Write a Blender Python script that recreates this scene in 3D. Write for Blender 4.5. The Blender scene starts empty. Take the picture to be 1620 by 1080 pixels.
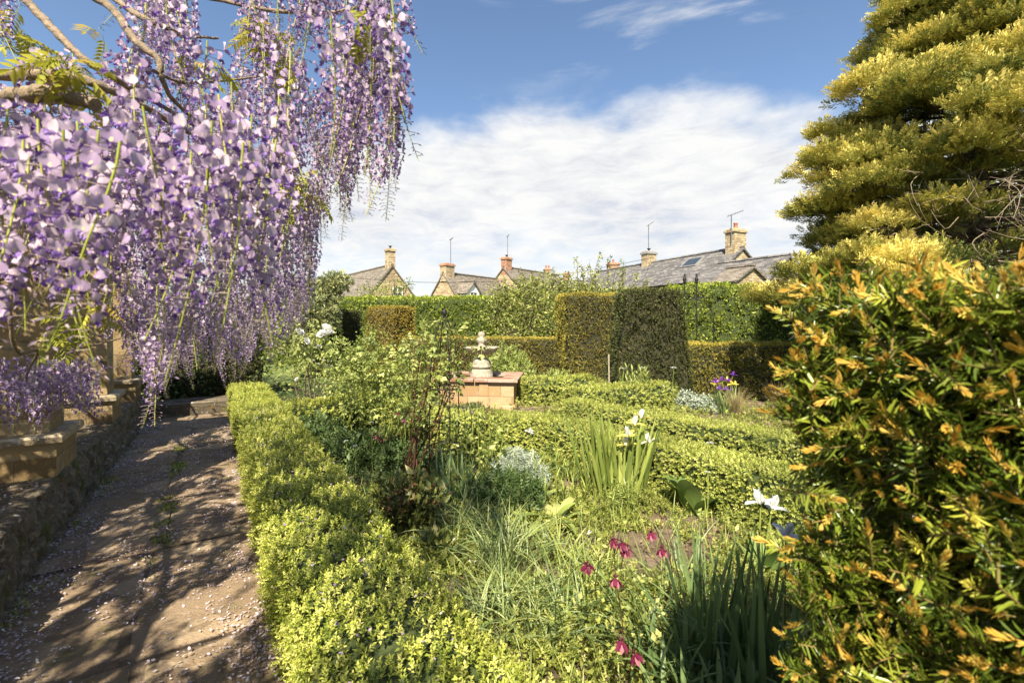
import bpy, math, random
import numpy as np
R = np.random.default_rng(7)
random.seed(7)
PI = math.pi
SC = bpy.context.scene
COL = SC.collection

# ------------------------------------------------------------------ frame of the place
FPX, HOR, EYE = 720.0, 512.0, 1.6
UX, UY = -0.545, 0.8385            # direction of the garden path
VX, VY = 0.8385, 0.545             # across it, to the right

def uv(u, v, z=0.0):
    return np.array([u*UX + v*VX, u*UY + v*VY, z])
def at(px, py, d):
    return np.array([(px-810)/FPX*d, d, EYE + (HOR-py)/FPX*d])
def gd(px, py, z=0.0):
    d = FPX*(EYE-z)/(py-HOR)
    return np.array([(px-810)/FPX*d, d, z])
def nrm(a):
    a = np.asarray(a, float)
    return a/np.maximum(np.linalg.norm(a, axis=-1, keepdims=True), 1e-9)

# ------------------------------------------------------------------ mesh builder
class MB:
    def __init__(s):
        s.V, s.F, s.Mi, s.Rn, s.n = [], [], [], [], 0
    def add(s, v, f, mat=0, rnd=None):
        v = np.asarray(v, np.float32).reshape(-1, 3)
        f = np.asarray(f, np.int32)
        if len(v) == 0 or len(f) == 0: return s
        s.V.append(v); s.F.append(f + s.n)
        m = np.asarray(mat, np.int32)
        s.Mi.append(np.full(len(f), mat, np.int32) if m.ndim == 0 else m)
        if rnd is None: rnd = R.random()
        r = np.asarray(rnd, np.float32)
        s.Rn.append(np.full(len(v), rnd, np.float32) if r.ndim == 0 else r)
        s.n += len(v)
        return s
    def tpl(s):                       # as a template (all faces quads)
        return (np.concatenate(s.V), np.concatenate(s.F), np.concatenate(s.Mi), np.concatenate(s.Rn))
    def inst(s, T, P, X, Y, Z, sc, rnd=None, dm=0):
        tv, tf, tm, tr = T
        n, k = len(P), len(tv)
        if n == 0: return s
        sc = np.broadcast_to(np.asarray(sc, float), (n,))[:, None, None]
        v = P[:, None, :] + sc*(tv[None, :, 0:1]*X[:, None, :] + tv[None, :, 1:2]*Y[:, None, :] + tv[None, :, 2:3]*Z[:, None, :])
        f = tf[None] + (np.arange(n)*k)[:, None, None]
        if rnd is None: rnd = R.random(n)
        rr = np.clip(rnd[:, None] + tr[None, :], 0, 1)
        return s.add(v.reshape(-1, 3), f.reshape(-1, tf.shape[1]), np.tile(tm+dm, n), rr.reshape(-1))
    def join(s, o):
        for v, f, m, r in zip(o.V, o.F, o.Mi, o.Rn):
            pass
        return s
    def mesh(s, name, mats, uvs=False, smooth=True, origin=None):
        me = bpy.data.meshes.new(name)
        v = np.concatenate(s.V).astype(np.float32)
        if origin is not None: v = v - np.asarray(origin, np.float32)
        ls = np.concatenate([f.ravel() for f in s.F])
        tot = np.concatenate([np.full(len(f), f.shape[1], np.int32) for f in s.F])
        st = np.concatenate([[0], np.cumsum(tot)[:-1]]).astype(np.int32)
        me.vertices.add(len(v)); me.vertices.foreach_set('co', v.ravel())
        me.loops.add(len(ls)); me.loops.foreach_set('vertex_index', ls.astype(np.int32))
        me.polygons.add(len(tot)); me.polygons.foreach_set('loop_start', st); me.polygons.foreach_set('loop_total', tot)
        me.polygons.foreach_set('material_index', np.concatenate(s.Mi))
        me.polygons.foreach_set('use_smooth', np.full(len(tot), smooth))
        a = me.attributes.new('rnd', 'FLOAT', 'POINT'); a.data.foreach_set('value', np.concatenate(s.Rn))
        for m in (mats if isinstance(mats, (list, tuple)) else [mats]): me.materials.append(m)
        me.update(calc_edges=True)
        if uvs:
            ul = me.uv_layers.new(name='UVMap'); arr = np.zeros((len(ls), 2), np.float32)
            vv = np.concatenate(s.V)
            for p in me.polygons:
                nr = p.normal
                t = np.array([-nr[1], nr[0], 0.0])
                t = t/np.linalg.norm(t) if np.linalg.norm(t) > .05 else np.array([VX, VY, 0])
                b = np.cross(np.array(nr), t)
                for li in p.loop_indices:
                    q = vv[ls[li]]; arr[li] = (q @ t, q @ b)
            ul.data.foreach_set('uv', arr.ravel())
        return me
    def build(s, name, mats, parent=None, uvs=False, smooth=True, loc=None):
        org = None
        if parent is not None: org = wloc(parent)
        elif loc is not None: org = np.asarray(loc, float)
        me = s.mesh(name, mats, uvs, smooth, org)
        o = bpy.data.objects.new(name, me); COL.objects.link(o)
        if parent is not None: o.parent = parent
        elif loc is not None: o.location = tuple(float(q) for q in loc)
        return o

def wloc(o):
    p = np.zeros(3)
    while o is not None:
        p = p + np.array(o.location); o = o.parent
    return p
def tag(o, label, cat, group=None, kind=None):
    if label: o['label'] = label
    if cat: o['category'] = cat
    if group: o['group'] = group
    if kind: o['kind'] = kind
    return o
def thing(name, label, cat, loc, group=None):
    o = bpy.data.objects.new(name, None); COL.objects.link(o)
    o.location = tuple(float(q) for q in loc); o.empty_display_size = .1
    return tag(o, label, cat, group)

# ------------------------------------------------------------------ shapes
def frames(D, roll=None, up=(0, 0, 1)):
    """X, Y, Z axes with Y along D and Z as near to up as can be, rolled about Y"""
    Y = nrm(D); U = np.broadcast_to(np.asarray(up, float), Y.shape)
    X = np.cross(Y, U); bad = np.linalg.norm(X, axis=1) < 1e-3
    X[bad] = np.array([1., 0, 0]); X = nrm(X); Z = np.cross(X, Y)
    if roll is not None:
        c, s_ = np.cos(roll)[:, None], np.sin(roll)[:, None]
        X, Z = X*c + Z*s_, Z*c - X*s_
    return X, Y, Z
def rdir(n):
    return nrm(R.normal(size=(n, 3)))
def diamond(w=.5, fold=.12, bend=-.1, mat=0, pos=.45):
    return (np.array([[0, 0, 0], [w/2, pos, fold], [0, 1, bend], [-w/2, pos, fold]]), np.array([[0, 1, 2, 3]]), np.array([mat]), np.zeros(4))
def leafT(w=.5, fold=.1, bend=-.15, mat=0, rows=((.0, .08), (.3, .9), (.62, .85), (1., .02))):
    V, Fc = [], []
    for i, (t, ww) in enumerate(rows):
        z = bend*t*t
        V += [[-w/2*ww, t, z+fold*ww], [0, t, z], [w/2*ww, t, z+fold*ww]]
        if i:
            a = 3*(i-1); Fc += [[a, a+1, a+4, a+3], [a+1, a+2, a+5, a+4]]
    return (np.array(V, float), np.array(Fc), np.full(len(Fc), mat), np.zeros(len(V)))
def tube(mb, pts, rad, sides=6, mat=0, rnd=None, cap=True):
    pts = np.asarray(pts, float); n = len(pts)
    rad = np.atleast_1d(np.asarray(rad, float)); rad = np.interp(np.linspace(0, 1, n), np.linspace(0, 1, len(rad)), rad) if len(rad) > 1 else np.full(n, rad[0])
    T = nrm(np.gradient(pts, axis=0))
    ref = np.array([0, 0, 1.]) if abs(T[:, 2]).mean() < .8 else np.array([1., 0, 0])
    A = nrm(np.cross(T, ref)); B = np.cross(T, A)
    an = np.arange(sides)/sides*2*PI
    v = pts[:, None] + rad[:, None, None]*(np.cos(an)[None, :, None]*A[:, None] + np.sin(an)[None, :, None]*B[:, None])
    i, j = np.meshgrid(np.arange(n-1), np.arange(sides), indexing='ij'); k = (j+1) % sides
    f = np.stack([i*sides+j, i*sides+k, (i+1)*sides+k, (i+1)*sides+j], -1).reshape(-1, 4)
    mb.add(v.reshape(-1, 3), f, mat, rnd)
    if cap:
        mb.add(v[-1], np.arange(sides)[None], mat, rnd); mb.add(v[0], np.arange(sides)[::-1][None], mat, rnd)
def curve(pts, n=12):
    """smooth polyline through pts (Catmull-Rom)"""
    p = np.asarray(pts, float)
    if len(p) == 2: return p[0] + np.linspace(0, 1, n)[:, None]*(p[1]-p[0])
    q = np.vstack([2*p[0]-p[1], p, 2*p[-1]-p[-2]]); out = []
    m = max(2, n//(len(p)-1))
    for i in range(len(p)-1):
        t = np.linspace(0, 1, m, endpoint=(i == len(p)-2))[:, None]
        a, b, c, d = q[i], q[i+1], q[i+2], q[i+3]
        out.append(.5*((2*b) + (c-a)*t + (2*a-5*b+4*c-d)*t**2 + (3*b-a-3*c+d)*t**3))
    return np.vstack(out)
def blades(mb, P, az, L, W, lean, droop, seg=7, fold=.25, mat=0, rnd=None, pw=1.3, belly=.35, twist=0):
    """long leaves: each starts at P, leans and droops as it goes"""
    n = len(P); t = np.linspace(0, 1, seg+1)
    b = lambda a: np.broadcast_to(np.asarray(a, float), (n,))
    L, W, lean, droop, az = b(L), b(W), b(lean), b(droop), b(az)
    th = lean[:, None] + droop[:, None]*t[None]**pw
    ds = L[:, None]/seg
    h = np.concatenate([np.zeros((n, 1)), np.cumsum(np.sin(th[:, :-1])*ds, 1)], 1)
    z = np.concatenate([np.zeros((n, 1)), np.cumsum(np.cos(th[:, :-1])*ds, 1)], 1)
    a = np.stack([np.cos(az), np.sin(az), 0*az], -1); sd = np.stack([-np.sin(az), np.cos(az), 0*az], -1)
    C = P[:, None] + h[..., None]*a[:, None] + z[..., None]*np.array([0, 0, 1.])
    N = -np.cos(th)[..., None]*a[:, None] + np.sin(th)[..., None]*np.array([0, 0, 1.])
    prof = np.where(t < belly, .55+.45*t/belly, np.clip(1-((t-belly)/(1-belly))**2.2, .02, 1))
    S = sd[:, None] + np.zeros_like(C)
    if np.any(twist):
        tw = b(twist)[:, None]*t[None]; S2 = S*np.cos(tw)[..., None] + N*np.sin(tw)[..., None]
        N = N*np.cos(tw)[..., None] - S*np.sin(tw)[..., None]; S = S2
    hw = (W[:, None]*prof[None]/2)[..., None]
    rows = np.stack([C - S*hw + N*hw*fold, C, C + S*hw + N*hw*fold], 2)
    k = 3*(seg+1); i = np.arange(seg)*3
    f = np.concatenate([np.stack([i, i+1, i+4, i+3], -1), np.stack([i+1, i+2, i+5, i+4], -1)])
    f = f[None] + (np.arange(n)*k)[:, None, None]
    if rnd is None: rnd = R.random(n)
    mb.add(rows.reshape(-1, 3), f.reshape(-1, 4), mat, np.repeat(rnd, k))
    return C
def box(mb, c, ax, ay, sx, sy, z0, z1, mat=0, bev=.0, top=None):
    """upright block on centre c (x,y), axes ax/ay, sizes; top = inset of the upper face"""
    c = np.asarray(c, float)[:2]; ax = np.asarray(ax)[:2]; ay = np.asarray(ay)[:2]
    tx = sx if top is None else sx-2*top; ty = sy if top is None else sy-2*top
    b = min(bev, (z1-z0)*.3)
    rings = []
    def ring(w, d, z): return [np.append(c + ax*w/2*i + ay*d/2*j, z) for i, j in ((-1, -1), (1, -1), (1, 1), (-1, 1))]
    lev = [(sx, sy, z0)]
    if b: lev += [(tx, ty, z1-b), (tx-2*b, ty-2*b, z1)]
    else: lev += [(tx, ty, z1)]
    V = np.array([p for l in lev for p in ring(*l)]); Fs = []
    for k in range(len(lev)-1):
        for j in range(4): Fs.append([4*k+j, 4*k+(j+1) % 4, 4*k+4+(j+1) % 4, 4*k+4+j])
    e = 4*(len(lev)-1); Fs += [[e, e+1, e+2, e+3], [3, 2, 1, 0]]
    mb.add(V, Fs, mat)
def lathe(mb, c, prof, sides=28, mat=0, wave=None, rnd=.5):
    """prof rows (radius, z) or (radius, z, wave amplitude)"""
    an = np.arange(sides)/sides*2*PI; V = []
    for row in prof:
        r, z = row[0], row[1]; w = row[2] if len(row) > 2 else 0
        rr = r*(1 + w*np.cos(an*(wave or 1))); V.append(np.stack([c[0]+rr*np.cos(an), c[1]+rr*np.sin(an), c[2]+z+0*an], -1))
    n = len(prof); V = np.concatenate(V)
    i, j = np.meshgrid(np.arange(n-1), np.arange(sides), indexing='ij'); k = (j+1) % sides
    f = np.stack([i*sides+j, i*sides+k, (i+1)*sides+k, (i+1)*sides+j], -1).reshape(-1, 4)
    mb.add(V, f, mat, rnd)
def wob(P, f=1.0, ph=0.0):
    """cheap smooth noise in [-1,1]"""
    x, y, z = P[..., 0]*f+ph, P[..., 1]*f+ph*1.7, P[..., 2]*f+ph*.6
    return (np.sin(1.3*x+2.1*y+.7*z) + np.sin(-2.3*x+1.1*y+1.9*z+1.3) + np.sin(.9*x-1.7*y+2.7*z+4.1) + .6*np.sin(3.7*x+2.9*y-3.1*z+2))/3.6

# ------------------------------------------------------------------ materials
def mat(name):
    m = bpy.data.materials.new(name); m.use_nodes = True; nt = m.node_tree; nt.nodes.clear()
    return m, nt, nt.nodes.new, nt.links.new
def ramp(nt, fac, cols, interp='LINEAR', pos=None):
    r = nt.nodes.new('ShaderNodeValToRGB'); e = r.color_ramp; e.interpolation = interp
    while len(e.elements) < len(cols): e.elements.new(.5)
    for i, c in enumerate(cols):
        e.elements[i].position = (pos[i] if pos else i/(len(cols)-1)); 
    for i, c in enumerate(cols): e.elements[i].color = (*c, 1) if len(c) == 3 else c
    nt.links.new(fac, r.inputs[0]); return r.outputs[0]
def noise(nt, scale, detail=4, rough=.6, vec=None, dist=0):
    n = nt.nodes.new('ShaderNodeTexNoise'); n.inputs['Scale'].default_value = scale; n.inputs['Detail'].default_value = detail
    n.inputs['Roughness'].default_value = rough; n.inputs['Distortion'].default_value = dist
    if vec is not None: nt.links.new(vec, n.inputs['Vector'])
    return n.outputs[0]
def mixc(nt, a, b, fac, mode='MIX'):
    m = nt.nodes.new('ShaderNodeMix'); m.data_type = 'RGBA'; m.blend_type = mode
    for s_, v in ((m.inputs[0], fac), (m.inputs[6], a), (m.inputs[7], b)):
        if hasattr(v, 'is_output'): nt.links.new(v, s_)
        elif isinstance(v, (int, float)): s_.default_value = v
        else: s_.default_value = (*v, 1)
    return m.outputs[2]
def maprange(nt, v, a, b, c=0, d=1, smooth=True):
    m = nt.nodes.new('ShaderNodeMapRange'); m.interpolation_type = 'SMOOTHSTEP' if smooth else 'LINEAR'
    for i, q in enumerate((a, b, c, d)): m.inputs[i+1].default_value = q
    nt.links.new(v, m.inputs[0]); return m.outputs[0]
def math_(nt, op, a, b=None):
    m = nt.nodes.new('ShaderNodeMath'); m.operation = op
    for i, v in enumerate((a, b)):
        if v is None: continue
        if hasattr(v, 'is_output'): nt.links.new(v, m.inputs[i])
        else: m.inputs[i].default_value = v
    return m.outputs[0]

def leaf_mat(name, cols, rough=.5, trans=.3, spec=.35, patch=.25, pscale=1.2):
    m, nt, N, Lk = mat(name)
    a = N('ShaderNodeAttribute'); a.attribute_name = 'rnd'
    c = ramp(nt, a.outputs['Fac'], cols)
    if patch:
        g = N('ShaderNodeNewGeometry')
        nn = noise(nt, pscale, 3, .6, g.outputs['Position'])
        k = maprange(nt, nn, .3, .7, 1-patch, 1+patch)
        v = N('ShaderNodeVectorMath'); v.operation = 'SCALE'; Lk(c, v.inputs[0]); Lk(k, v.inputs['Scale']); c = v.outputs[0]
    p = N('ShaderNodeBsdfPrincipled'); p.inputs['Roughness'].default_value = rough; p.inputs['Specular IOR Level'].default_value = spec
    Lk(c, p.inputs['Base Color'])
    t = N('ShaderNodeBsdfTranslucent'); Lk(c, t.inputs['Color'])
    mx = N('ShaderNodeMixShader'); mx.inputs[0].default_value = trans; Lk(p.outputs[0], mx.inputs[1]); Lk(t.outputs[0], mx.inputs[2])
    o = N('ShaderNodeOutputMaterial'); Lk(mx.outputs[0], o.inputs[0]); return m
def plain(name, col, rough=.6, metal=0, var=.15, scale=8, bump=0.0, spec=.4):
    m, nt, N, Lk = mat(name)
    g = N('ShaderNodeNewGeometry'); nn = noise(nt, scale, 5, .65, g.outputs['Position'])
    lo = tuple(x*(1-var) for x in col); hi = tuple(min(1, x*(1+var)) for x in col)
    c = ramp(nt, nn, [lo, hi], pos=[.3, .7])
    p = N('ShaderNodeBsdfPrincipled'); Lk(c, p.inputs['Base Color']); p.inputs['Roughness'].default_value = rough; p.inputs['Metallic'].default_value = metal
    p.inputs['Specular IOR Level'].default_value = spec
    if bump:
        b = N('ShaderNodeBump'); b.inputs['Strength'].default_value = bump; b.inputs['Distance'].default_value = .02; Lk(nn, b.inputs['Height']); Lk(b.outputs[0], p.inputs['Normal'])
    o = N('ShaderNodeOutputMaterial'); Lk(p.outputs[0], o.inputs[0]); return m
def stone(name, cols, bw=.4, bh=.2, mortar=(.4, .33, .22), msize=.012, wob_=.03, lichen=.0, lcol=(.6, .33, .04), moss=.0, bump=.5, nsc=3.0, rough=.85, gap=1.0, dark=0.0):
    """masonry or slates: coursed units with their own colours, worn and stained"""
    m, nt, N, Lk = mat(name)
    u = N('ShaderNodeUVMap'); g = N('ShaderNodeNewGeometry'); pos = g.outputs['Position']
    nv = N('ShaderNodeTexNoise'); nv.inputs['Scale'].default_value = 2.5; nv.inputs['Detail'].default_value = 3; Lk(pos, nv.inputs['Vector'])
    sb = N('ShaderNodeVectorMath'); sb.operation = 'SUBTRACT'; Lk(nv.outputs[1], sb.inputs[0]); sb.inputs[1].default_value = (.5, .5, .5)
    sc = N('ShaderNodeVectorMath'); sc.operation = 'SCALE'; Lk(sb.outputs[0], sc.inputs[0]); sc.inputs['Scale'].default_value = wob_*2
    ad = N('ShaderNodeVectorMath'); Lk(u.outputs[0], ad.inputs[0]); Lk(sc.outputs[0], ad.inputs[1])
    b = N('ShaderNodeTexBrick'); Lk(ad.outputs[0], b.inputs['Vector'])
    b.inputs['Scale'].default_value = 1; b.inputs['Brick Width'].default_value = bw; b.inputs['Row Height'].default_value = bh
    b.inputs['Mortar Size'].default_value = msize; b.inputs['Mortar Smooth'].default_value = .4; b.inputs['Bias'].default_value = 0
    b.inputs['Color1'].default_value = (0, 0, 0, 1); b.inputs['Color2'].default_value = (1, 1, 1, 1); b.inputs['Mortar'].default_value = (.5, .5, .5, 1)
    n1 = noise(nt, nsc, 8, .7, pos); n2 = noise(nt, 45, 6, .7, pos)
    bw_ = N('ShaderNodeRGBToBW'); Lk(b.outputs['Color'], bw_.inputs[0])
    k = math_(nt, 'ADD', math_(nt, 'MULTIPLY', bw_.outputs[0], .5), math_(nt, 'MULTIPLY', n1, .55))
    c = ramp(nt, k, cols, pos=[.15+.75*i/(len(cols)-1) for i in range(len(cols))])
    c = mixc(nt, c, mortar, math_(nt, 'MULTIPLY', b.outputs['Fac'], gap))
    c = mixc(nt, c, (.55, .55, .55), maprange(nt, n2, .35, .75, 0, .5), 'SOFT_LIGHT')
    if dark: c = mixc(nt, c, (.05, .045, .04), maprange(nt, noise(nt, 1.7, 7, .75, pos), .45, .7, 0, dark))
    if lichen:
        c = mixc(nt, c, lcol, maprange(nt, noise(nt, 9, 5, .6, pos), .62, .70, 0, lichen))
        c = mixc(nt, c, (.5, .49, .43), maprange(nt, noise(nt, 14, 5, .65, math_vec(nt, pos)), .60, .68, 0, lichen*.8))
    if moss: c = mixc(nt, c, (.07, .085, .015), maprange(nt, noise(nt, 3.1, 6, .7, pos), .55, .66, 0, moss))
    p = N('ShaderNodeBsdfPrincipled'); Lk(c, p.inputs['Base Color']); p.inputs['Roughness'].default_value = rough; p.inputs['Specular IOR Level'].default_value = .25
    h = math_(nt, 'SUBTRACT', math_(nt, 'ADD', math_(nt, 'MULTIPLY', n1, .6), math_(nt, 'MULTIPLY', n2, .35)), math_(nt, 'MULTIPLY', b.outputs['Fac'], .8*gap))
    bp = N('ShaderNodeBump'); bp.inputs['Strength'].default_value = bump; bp.inputs['Distance'].default_value = .025; Lk(h, bp.inputs['Height']); Lk(bp.outputs[0], p.inputs['Normal'])
    o = N('ShaderNodeOutputMaterial'); Lk(p.outputs[0], o.inputs[0]); return m
def math_vec(nt, v):
    a = nt.nodes.new('ShaderNodeVectorMath'); nt.links.new(v, a.inputs[0]); a.inputs[1].default_value = (7.3, 3.1, 5.7); return a.outputs[0]

M = {}
M['box'] = leaf_mat('box_leaf', [(.09, .13, .02), (.24, .28, .038), (.40, .43, .08), (.60, .59, .17)], .45, .28, .35, .2)
M['boxfar'] = leaf_mat('box_leaf_pale', [(.10, .135, .024), (.25, .29, .046), (.41, .44, .095), (.60, .60, .19)], .5, .28, .3, .2)
M['boxin'] = plain('box_twig_shade', (.035, .05, .012), .9, scale=25, var=.6)  # solid box core, shade between the leaves put into the twig colour
M['yewtrim'] = leaf_mat('clipped_yew', [(.06, .065, .012), (.14, .135, .022), (.25, .22, .038), (.40, .32, .06)], .55, .2, .3, .25)
M['yewdark'] = leaf_mat('clipped_yew_dark', [(.03, .038, .012), (.055, .065, .02), (.09, .10, .03), (.14, .135, .04)], .55, .2, .3, .25)  # darker copy of clipped yew, buttress shade put into the leaf colour
M['yewgold'] = leaf_mat('clipped_yew_golden', [(.13, .12, .02), (.25, .20, .03), (.37, .28, .045), (.46, .33, .07)], .55, .2, .3, .2)  # golden copy of the clipped yew leaf
M['yewin'] = plain('yew_twig_shade', (.03, .028, .012), .95, scale=20, var=.6)  # yew core colour, likewise darkened for the shaded gaps
M['needle'] = leaf_mat('yew_needle', [(.045, .08, .010), (.10, .145, .016), (.22, .26, .028), (.42, .41, .06)], .30, .25, .5, .15, 6)
M['newneedle'] = leaf_mat('yew_new_shoot', [(.48, .28, .04), (.60, .38, .06), (.68, .48, .11), (.56, .52, .09)], .5, .4, .3, .1, 6)
M['yewstem'] = leaf_mat('yew_stem', [(.13, .11, .03), (.20, .12, .05)], .7, 0.02, .2, .1)
M['beech'] = leaf_mat('beech_leaf', [(.075, .12, .018), (.19, .25, .03), (.36, .41, .05), (.54, .56, .12)], .42, .4, .4, .2)
M['apple'] = leaf_mat('apple_leaf', [(.11, .14, .035), (.22, .255, .055), (.36, .38, .10), (.54, .53, .19)], .5, .38, .35, .2)
M['rose'] = leaf_mat('rose_leaf', [(.095, .135, .03), (.205, .25, .055), (.345, .385, .10), (.52, .53, .19)], .42, .38, .4, .15)
M['dkleaf'] = leaf_mat('geranium_leaf', [(.04, .075, .02), (.075, .12, .035), (.12, .17, .055), (.19, .24, .09)], .5, .3, .35, .2)
M['cover'] = leaf_mat('ground_cover_leaf', [(.10, .135, .03), (.23, .27, .05), (.39, .41, .10), (.55, .55, .19)], .5, .38, .3, .25, 3)
M['helle'] = leaf_mat('hellebore_leaf', [(.05, .07, .02), (.10, .12, .03), (.17, .18, .05), (.24, .22, .08)], .4, .25, .45, .15)
M['hellefl'] = leaf_mat('faded_hellebore_flower', [(.20, .09, .05), (.32, .17, .08), (.38, .26, .13), (.25, .25, .08)], .6, .4, .2, .1)
M['iris'] = leaf_mat('iris_leaf', [(.13, .18, .04), (.21, .27, .06), (.30, .36, .08), (.42, .45, .13)], .42, .35, .4, .12)
M['irisblue'] = leaf_mat('blue_iris_leaf', [(.075, .12, .045), (.11, .17, .06), (.16, .23, .08), (.25, .31, .12)], .42, .3, .4, .12)
M['chive'] = leaf_mat('blue_green_blade', [(.10, .155, .05), (.17, .23, .075), (.27, .33, .12), (.43, .46, .21)], .4, .3, .4, .1)
M['tan'] = leaf_mat('dry_grass', [(.22, .17, .08), (.35, .27, .13), (.45, .36, .19), (.30, .28, .10)], .6, .3, .2, .1)
M['broad'] = leaf_mat('pale_broad_leaf', [(.20, .26, .06), (.30, .36, .09), (.40, .45, .14), (.48, .48, .18)], .45, .4, .35, .1)
M['comfrey'] = leaf_mat('comfrey_leaf', [(.10, .17, .04), (.15, .23, .06), (.21, .29, .08), (.28, .35, .12)], .5, .35, .3, .1)
M['silver'] = leaf_mat('silver_leaf', [(.20, .25, .17), (.29, .34, .25), (.39, .43, .34), (.50, .53, .44)], .6, .25, .25, .1)
M['stem'] = leaf_mat('green_stem', [(.12, .16, .03), (.22, .27, .05), (.30, .34, .07)], .5, .1, .3, .1)
M['redstem'] = leaf_mat('red_brown_stem', [(.06, .025, .015), (.11, .05, .025), (.16, .08, .04)], .6, .02, .3, .1)
M['bark'] = plain('bark', (.10, .075, .05), .85, scale=30, var=.5, bump=.6)
M['wbark'] = plain('wisteria_bark', (.20, .15, .10), .85, scale=40, var=.5, bump=.8)
M['paletwig'] = plain('dead_twig', (.19, .145, .10), .85, scale=20, var=.3)
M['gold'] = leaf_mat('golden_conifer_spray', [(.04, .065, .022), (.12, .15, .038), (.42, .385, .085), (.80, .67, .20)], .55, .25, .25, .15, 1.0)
M['greyfir'] = leaf_mat('grey_green_conifer', [(.14, .17, .08), (.22, .25, .11), (.32, .33, .14), (.42, .40, .17)], .55, .25, .3, .2)
M['labur'] = leaf_mat('yellow_flowering_tree', [(.36, .36, .02), (.60, .52, .02), (.72, .60, .03)], .5, .45, .3, .1)
M['banner'] = leaf_mat('wisteria_banner', [(.27, .18, .33), (.40, .295, .45), (.53, .42, .55), (.68, .58, .65)], .6, .40, .2, .0)
M['wing'] = leaf_mat('wisteria_wing', [(.13, .06, .28), (.22, .12, .41), (.33, .21, .53), (.47, .35, .61)], .55, .38, .25, .0)
M['eye'] = leaf_mat('wisteria_eye', [(.70, .62, .30), (.80, .74, .50)], .6, .3, .2, 0)
M['wbud'] = leaf_mat('wisteria_bud', [(.24, .15, .30), (.38, .26, .42), (.48, .40, .44)], .6, .3, .2, 0)
M['wstalk'] = leaf_mat('wisteria_stalk', [(.26, .30, .04), (.34, .37, .06), (.40, .40, .09)], .5, .15, .3, 0)
M['pedicel'] = leaf_mat('wisteria_pedicel', [(.24, .20, .16), (.30, .22, .20)], .6, .15, .2, 0)
M['wleaf'] = leaf_mat('wisteria_young_leaf', [(.22, .24, .03), (.34, .34, .04), (.46, .43, .06), (.38, .27, .06)], .5, .45, .3, .1)
M['petal'] = leaf_mat('fallen_petal', [(.30, .22, .16), (.44, .36, .36), (.56, .47, .54), (.72, .65, .68)], .7, .2, .2, 0)
M['white'] = leaf_mat('white_petal', [(.52, .51, .46), (.60, .60, .56), (.68, .68, .65)], .6, .3, .2, 0)
M['yellow'] = leaf_mat('yellow_petal', [(.62, .46, .04), (.72, .56, .06), (.78, .66, .20)], .6, .3, .2, 0)
M['cream'] = leaf_mat('cream_petal', [(.72, .66, .36), (.78, .74, .50), (.80, .78, .66)], .6, .3, .2, 0)
M['purple'] = leaf_mat('purple_petal', [(.09, .02, .22), (.15, .035, .32), (.22, .06, .42)], .55, .25, .2, 0)
M['crimson'] = leaf_mat('crimson_petal', [(.035, .003, .010), (.085, .007, .024), (.15, .016, .048), (.34, .11, .15)], .55, .22, .25, 0)
M['maroon'] = leaf_mat('maroon_petal', [(.09, .02, .04), (.15, .035, .08), (.22, .06, .12)], .55, .3, .25, 0)
M['iron'] = plain('black_iron', (.018, .016, .016), .55, .3, var=.4, scale=40)
M['grey'] = plain('grey_metal', (.20, .20, .20), .5, .4, var=.2)
M['alu'] = plain('aerial_metal', (.16, .16, .17), .45, .6, var=.2)
M['slate'] = stone('stone_slate', [(.055, .055, .058), (.105, .10, .10), (.16, .15, .145), (.24, .22, .20)], .34, .17, (.035, .03, .03), .010, .02, .25, (.33, .30, .22), .0, .8, 1.1)
M['slatewarm'] = stone('stone_tile_warm', [(.085, .072, .06), (.15, .128, .105), (.20, .172, .14), (.27, .23, .18)], .30, .15, (.05, .04, .035), .010, .02, .3, (.30, .29, .20), .15, .8, 1.1)
M['cots'] = stone('rubble_limestone', [(.20, .145, .085), (.33, .25, .15), (.44, .35, .22), (.54, .45, .31)], .34, .13, (.26, .20, .13), .014, .06, .0, bump=.9, dark=.3)
M['brick'] = stone('red_brick', [(.16, .07, .045), (.27, .12, .07), (.36, .17, .10), (.42, .25, .17)], .22, .075, (.33, .27, .20), .008, .005, .0, bump=.4)
M['ashlar'] = stone('golden_ashlar', [(.13, .085, .04), (.22, .15, .07), (.31, .22, .11), (.40, .31, .18)], .62, .30, (.26, .19, .11), .007, .012, .35, (.45, .25, .03), .0, .9, 3.2, dark=.75)  # dark mottling holds stains and dappled shade together
M['coping'] = stone('weathered_coping', [(.18, .14, .09), (.28, .22, .14), (.38, .31, .21), (.46, .41, .32)], .9, .5, (.12, .10, .07), .006, .01, .9, (.50, .28, .03), .3, .9, 4, dark=.5)
M['pave'] = stone('worn_flagstone', [(.15, .105, .065), (.23, .165, .105), (.32, .24, .155), (.43, .345, .235)], 9, 9, (.1, .08, .06), .0, .01, .15, (.46, .40, .32), .45, 1.2, 4.5, gap=0, dark=.5)
M['kerb'] = stone('mossy_rubble_kerb', [(.05, .04, .03), (.10, .08, .055), (.16, .13, .09), (.24, .19, .13)], .38, .16, (.04, .035, .025), .02, .12, .8, (.40, .20, .03), .8, 1.0, 7, dark=.5, gap=.3)
M['fstone'] = stone('fountain_block', [(.25, .155, .075), (.32, .205, .10), (.37, .25, .135), (.42, .31, .19)], .42, .22, (.30, .22, .13), .008, .012, .25, (.50, .45, .40), .0, .9, 5, dark=.35)
M['fcap'] = stone('fountain_coping', [(.16, .08, .05), (.26, .135, .085), (.32, .22, .16), (.36, .32, .28)], .5, .4, (.25, .18, .13), .008, .01, .7, (.50, .46, .42), .0, .7, 4)
M['carved'] = plain('carved_stone', (.30, .265, .20), .85, scale=22, var=.55, bump=1.0)
M['water'] = plain('water', (.02, .025, .015), .05, var=.2, spec=.5)
M['frame'] = plain('white_paint', (.75, .74, .70), .5, var=.05)
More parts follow.
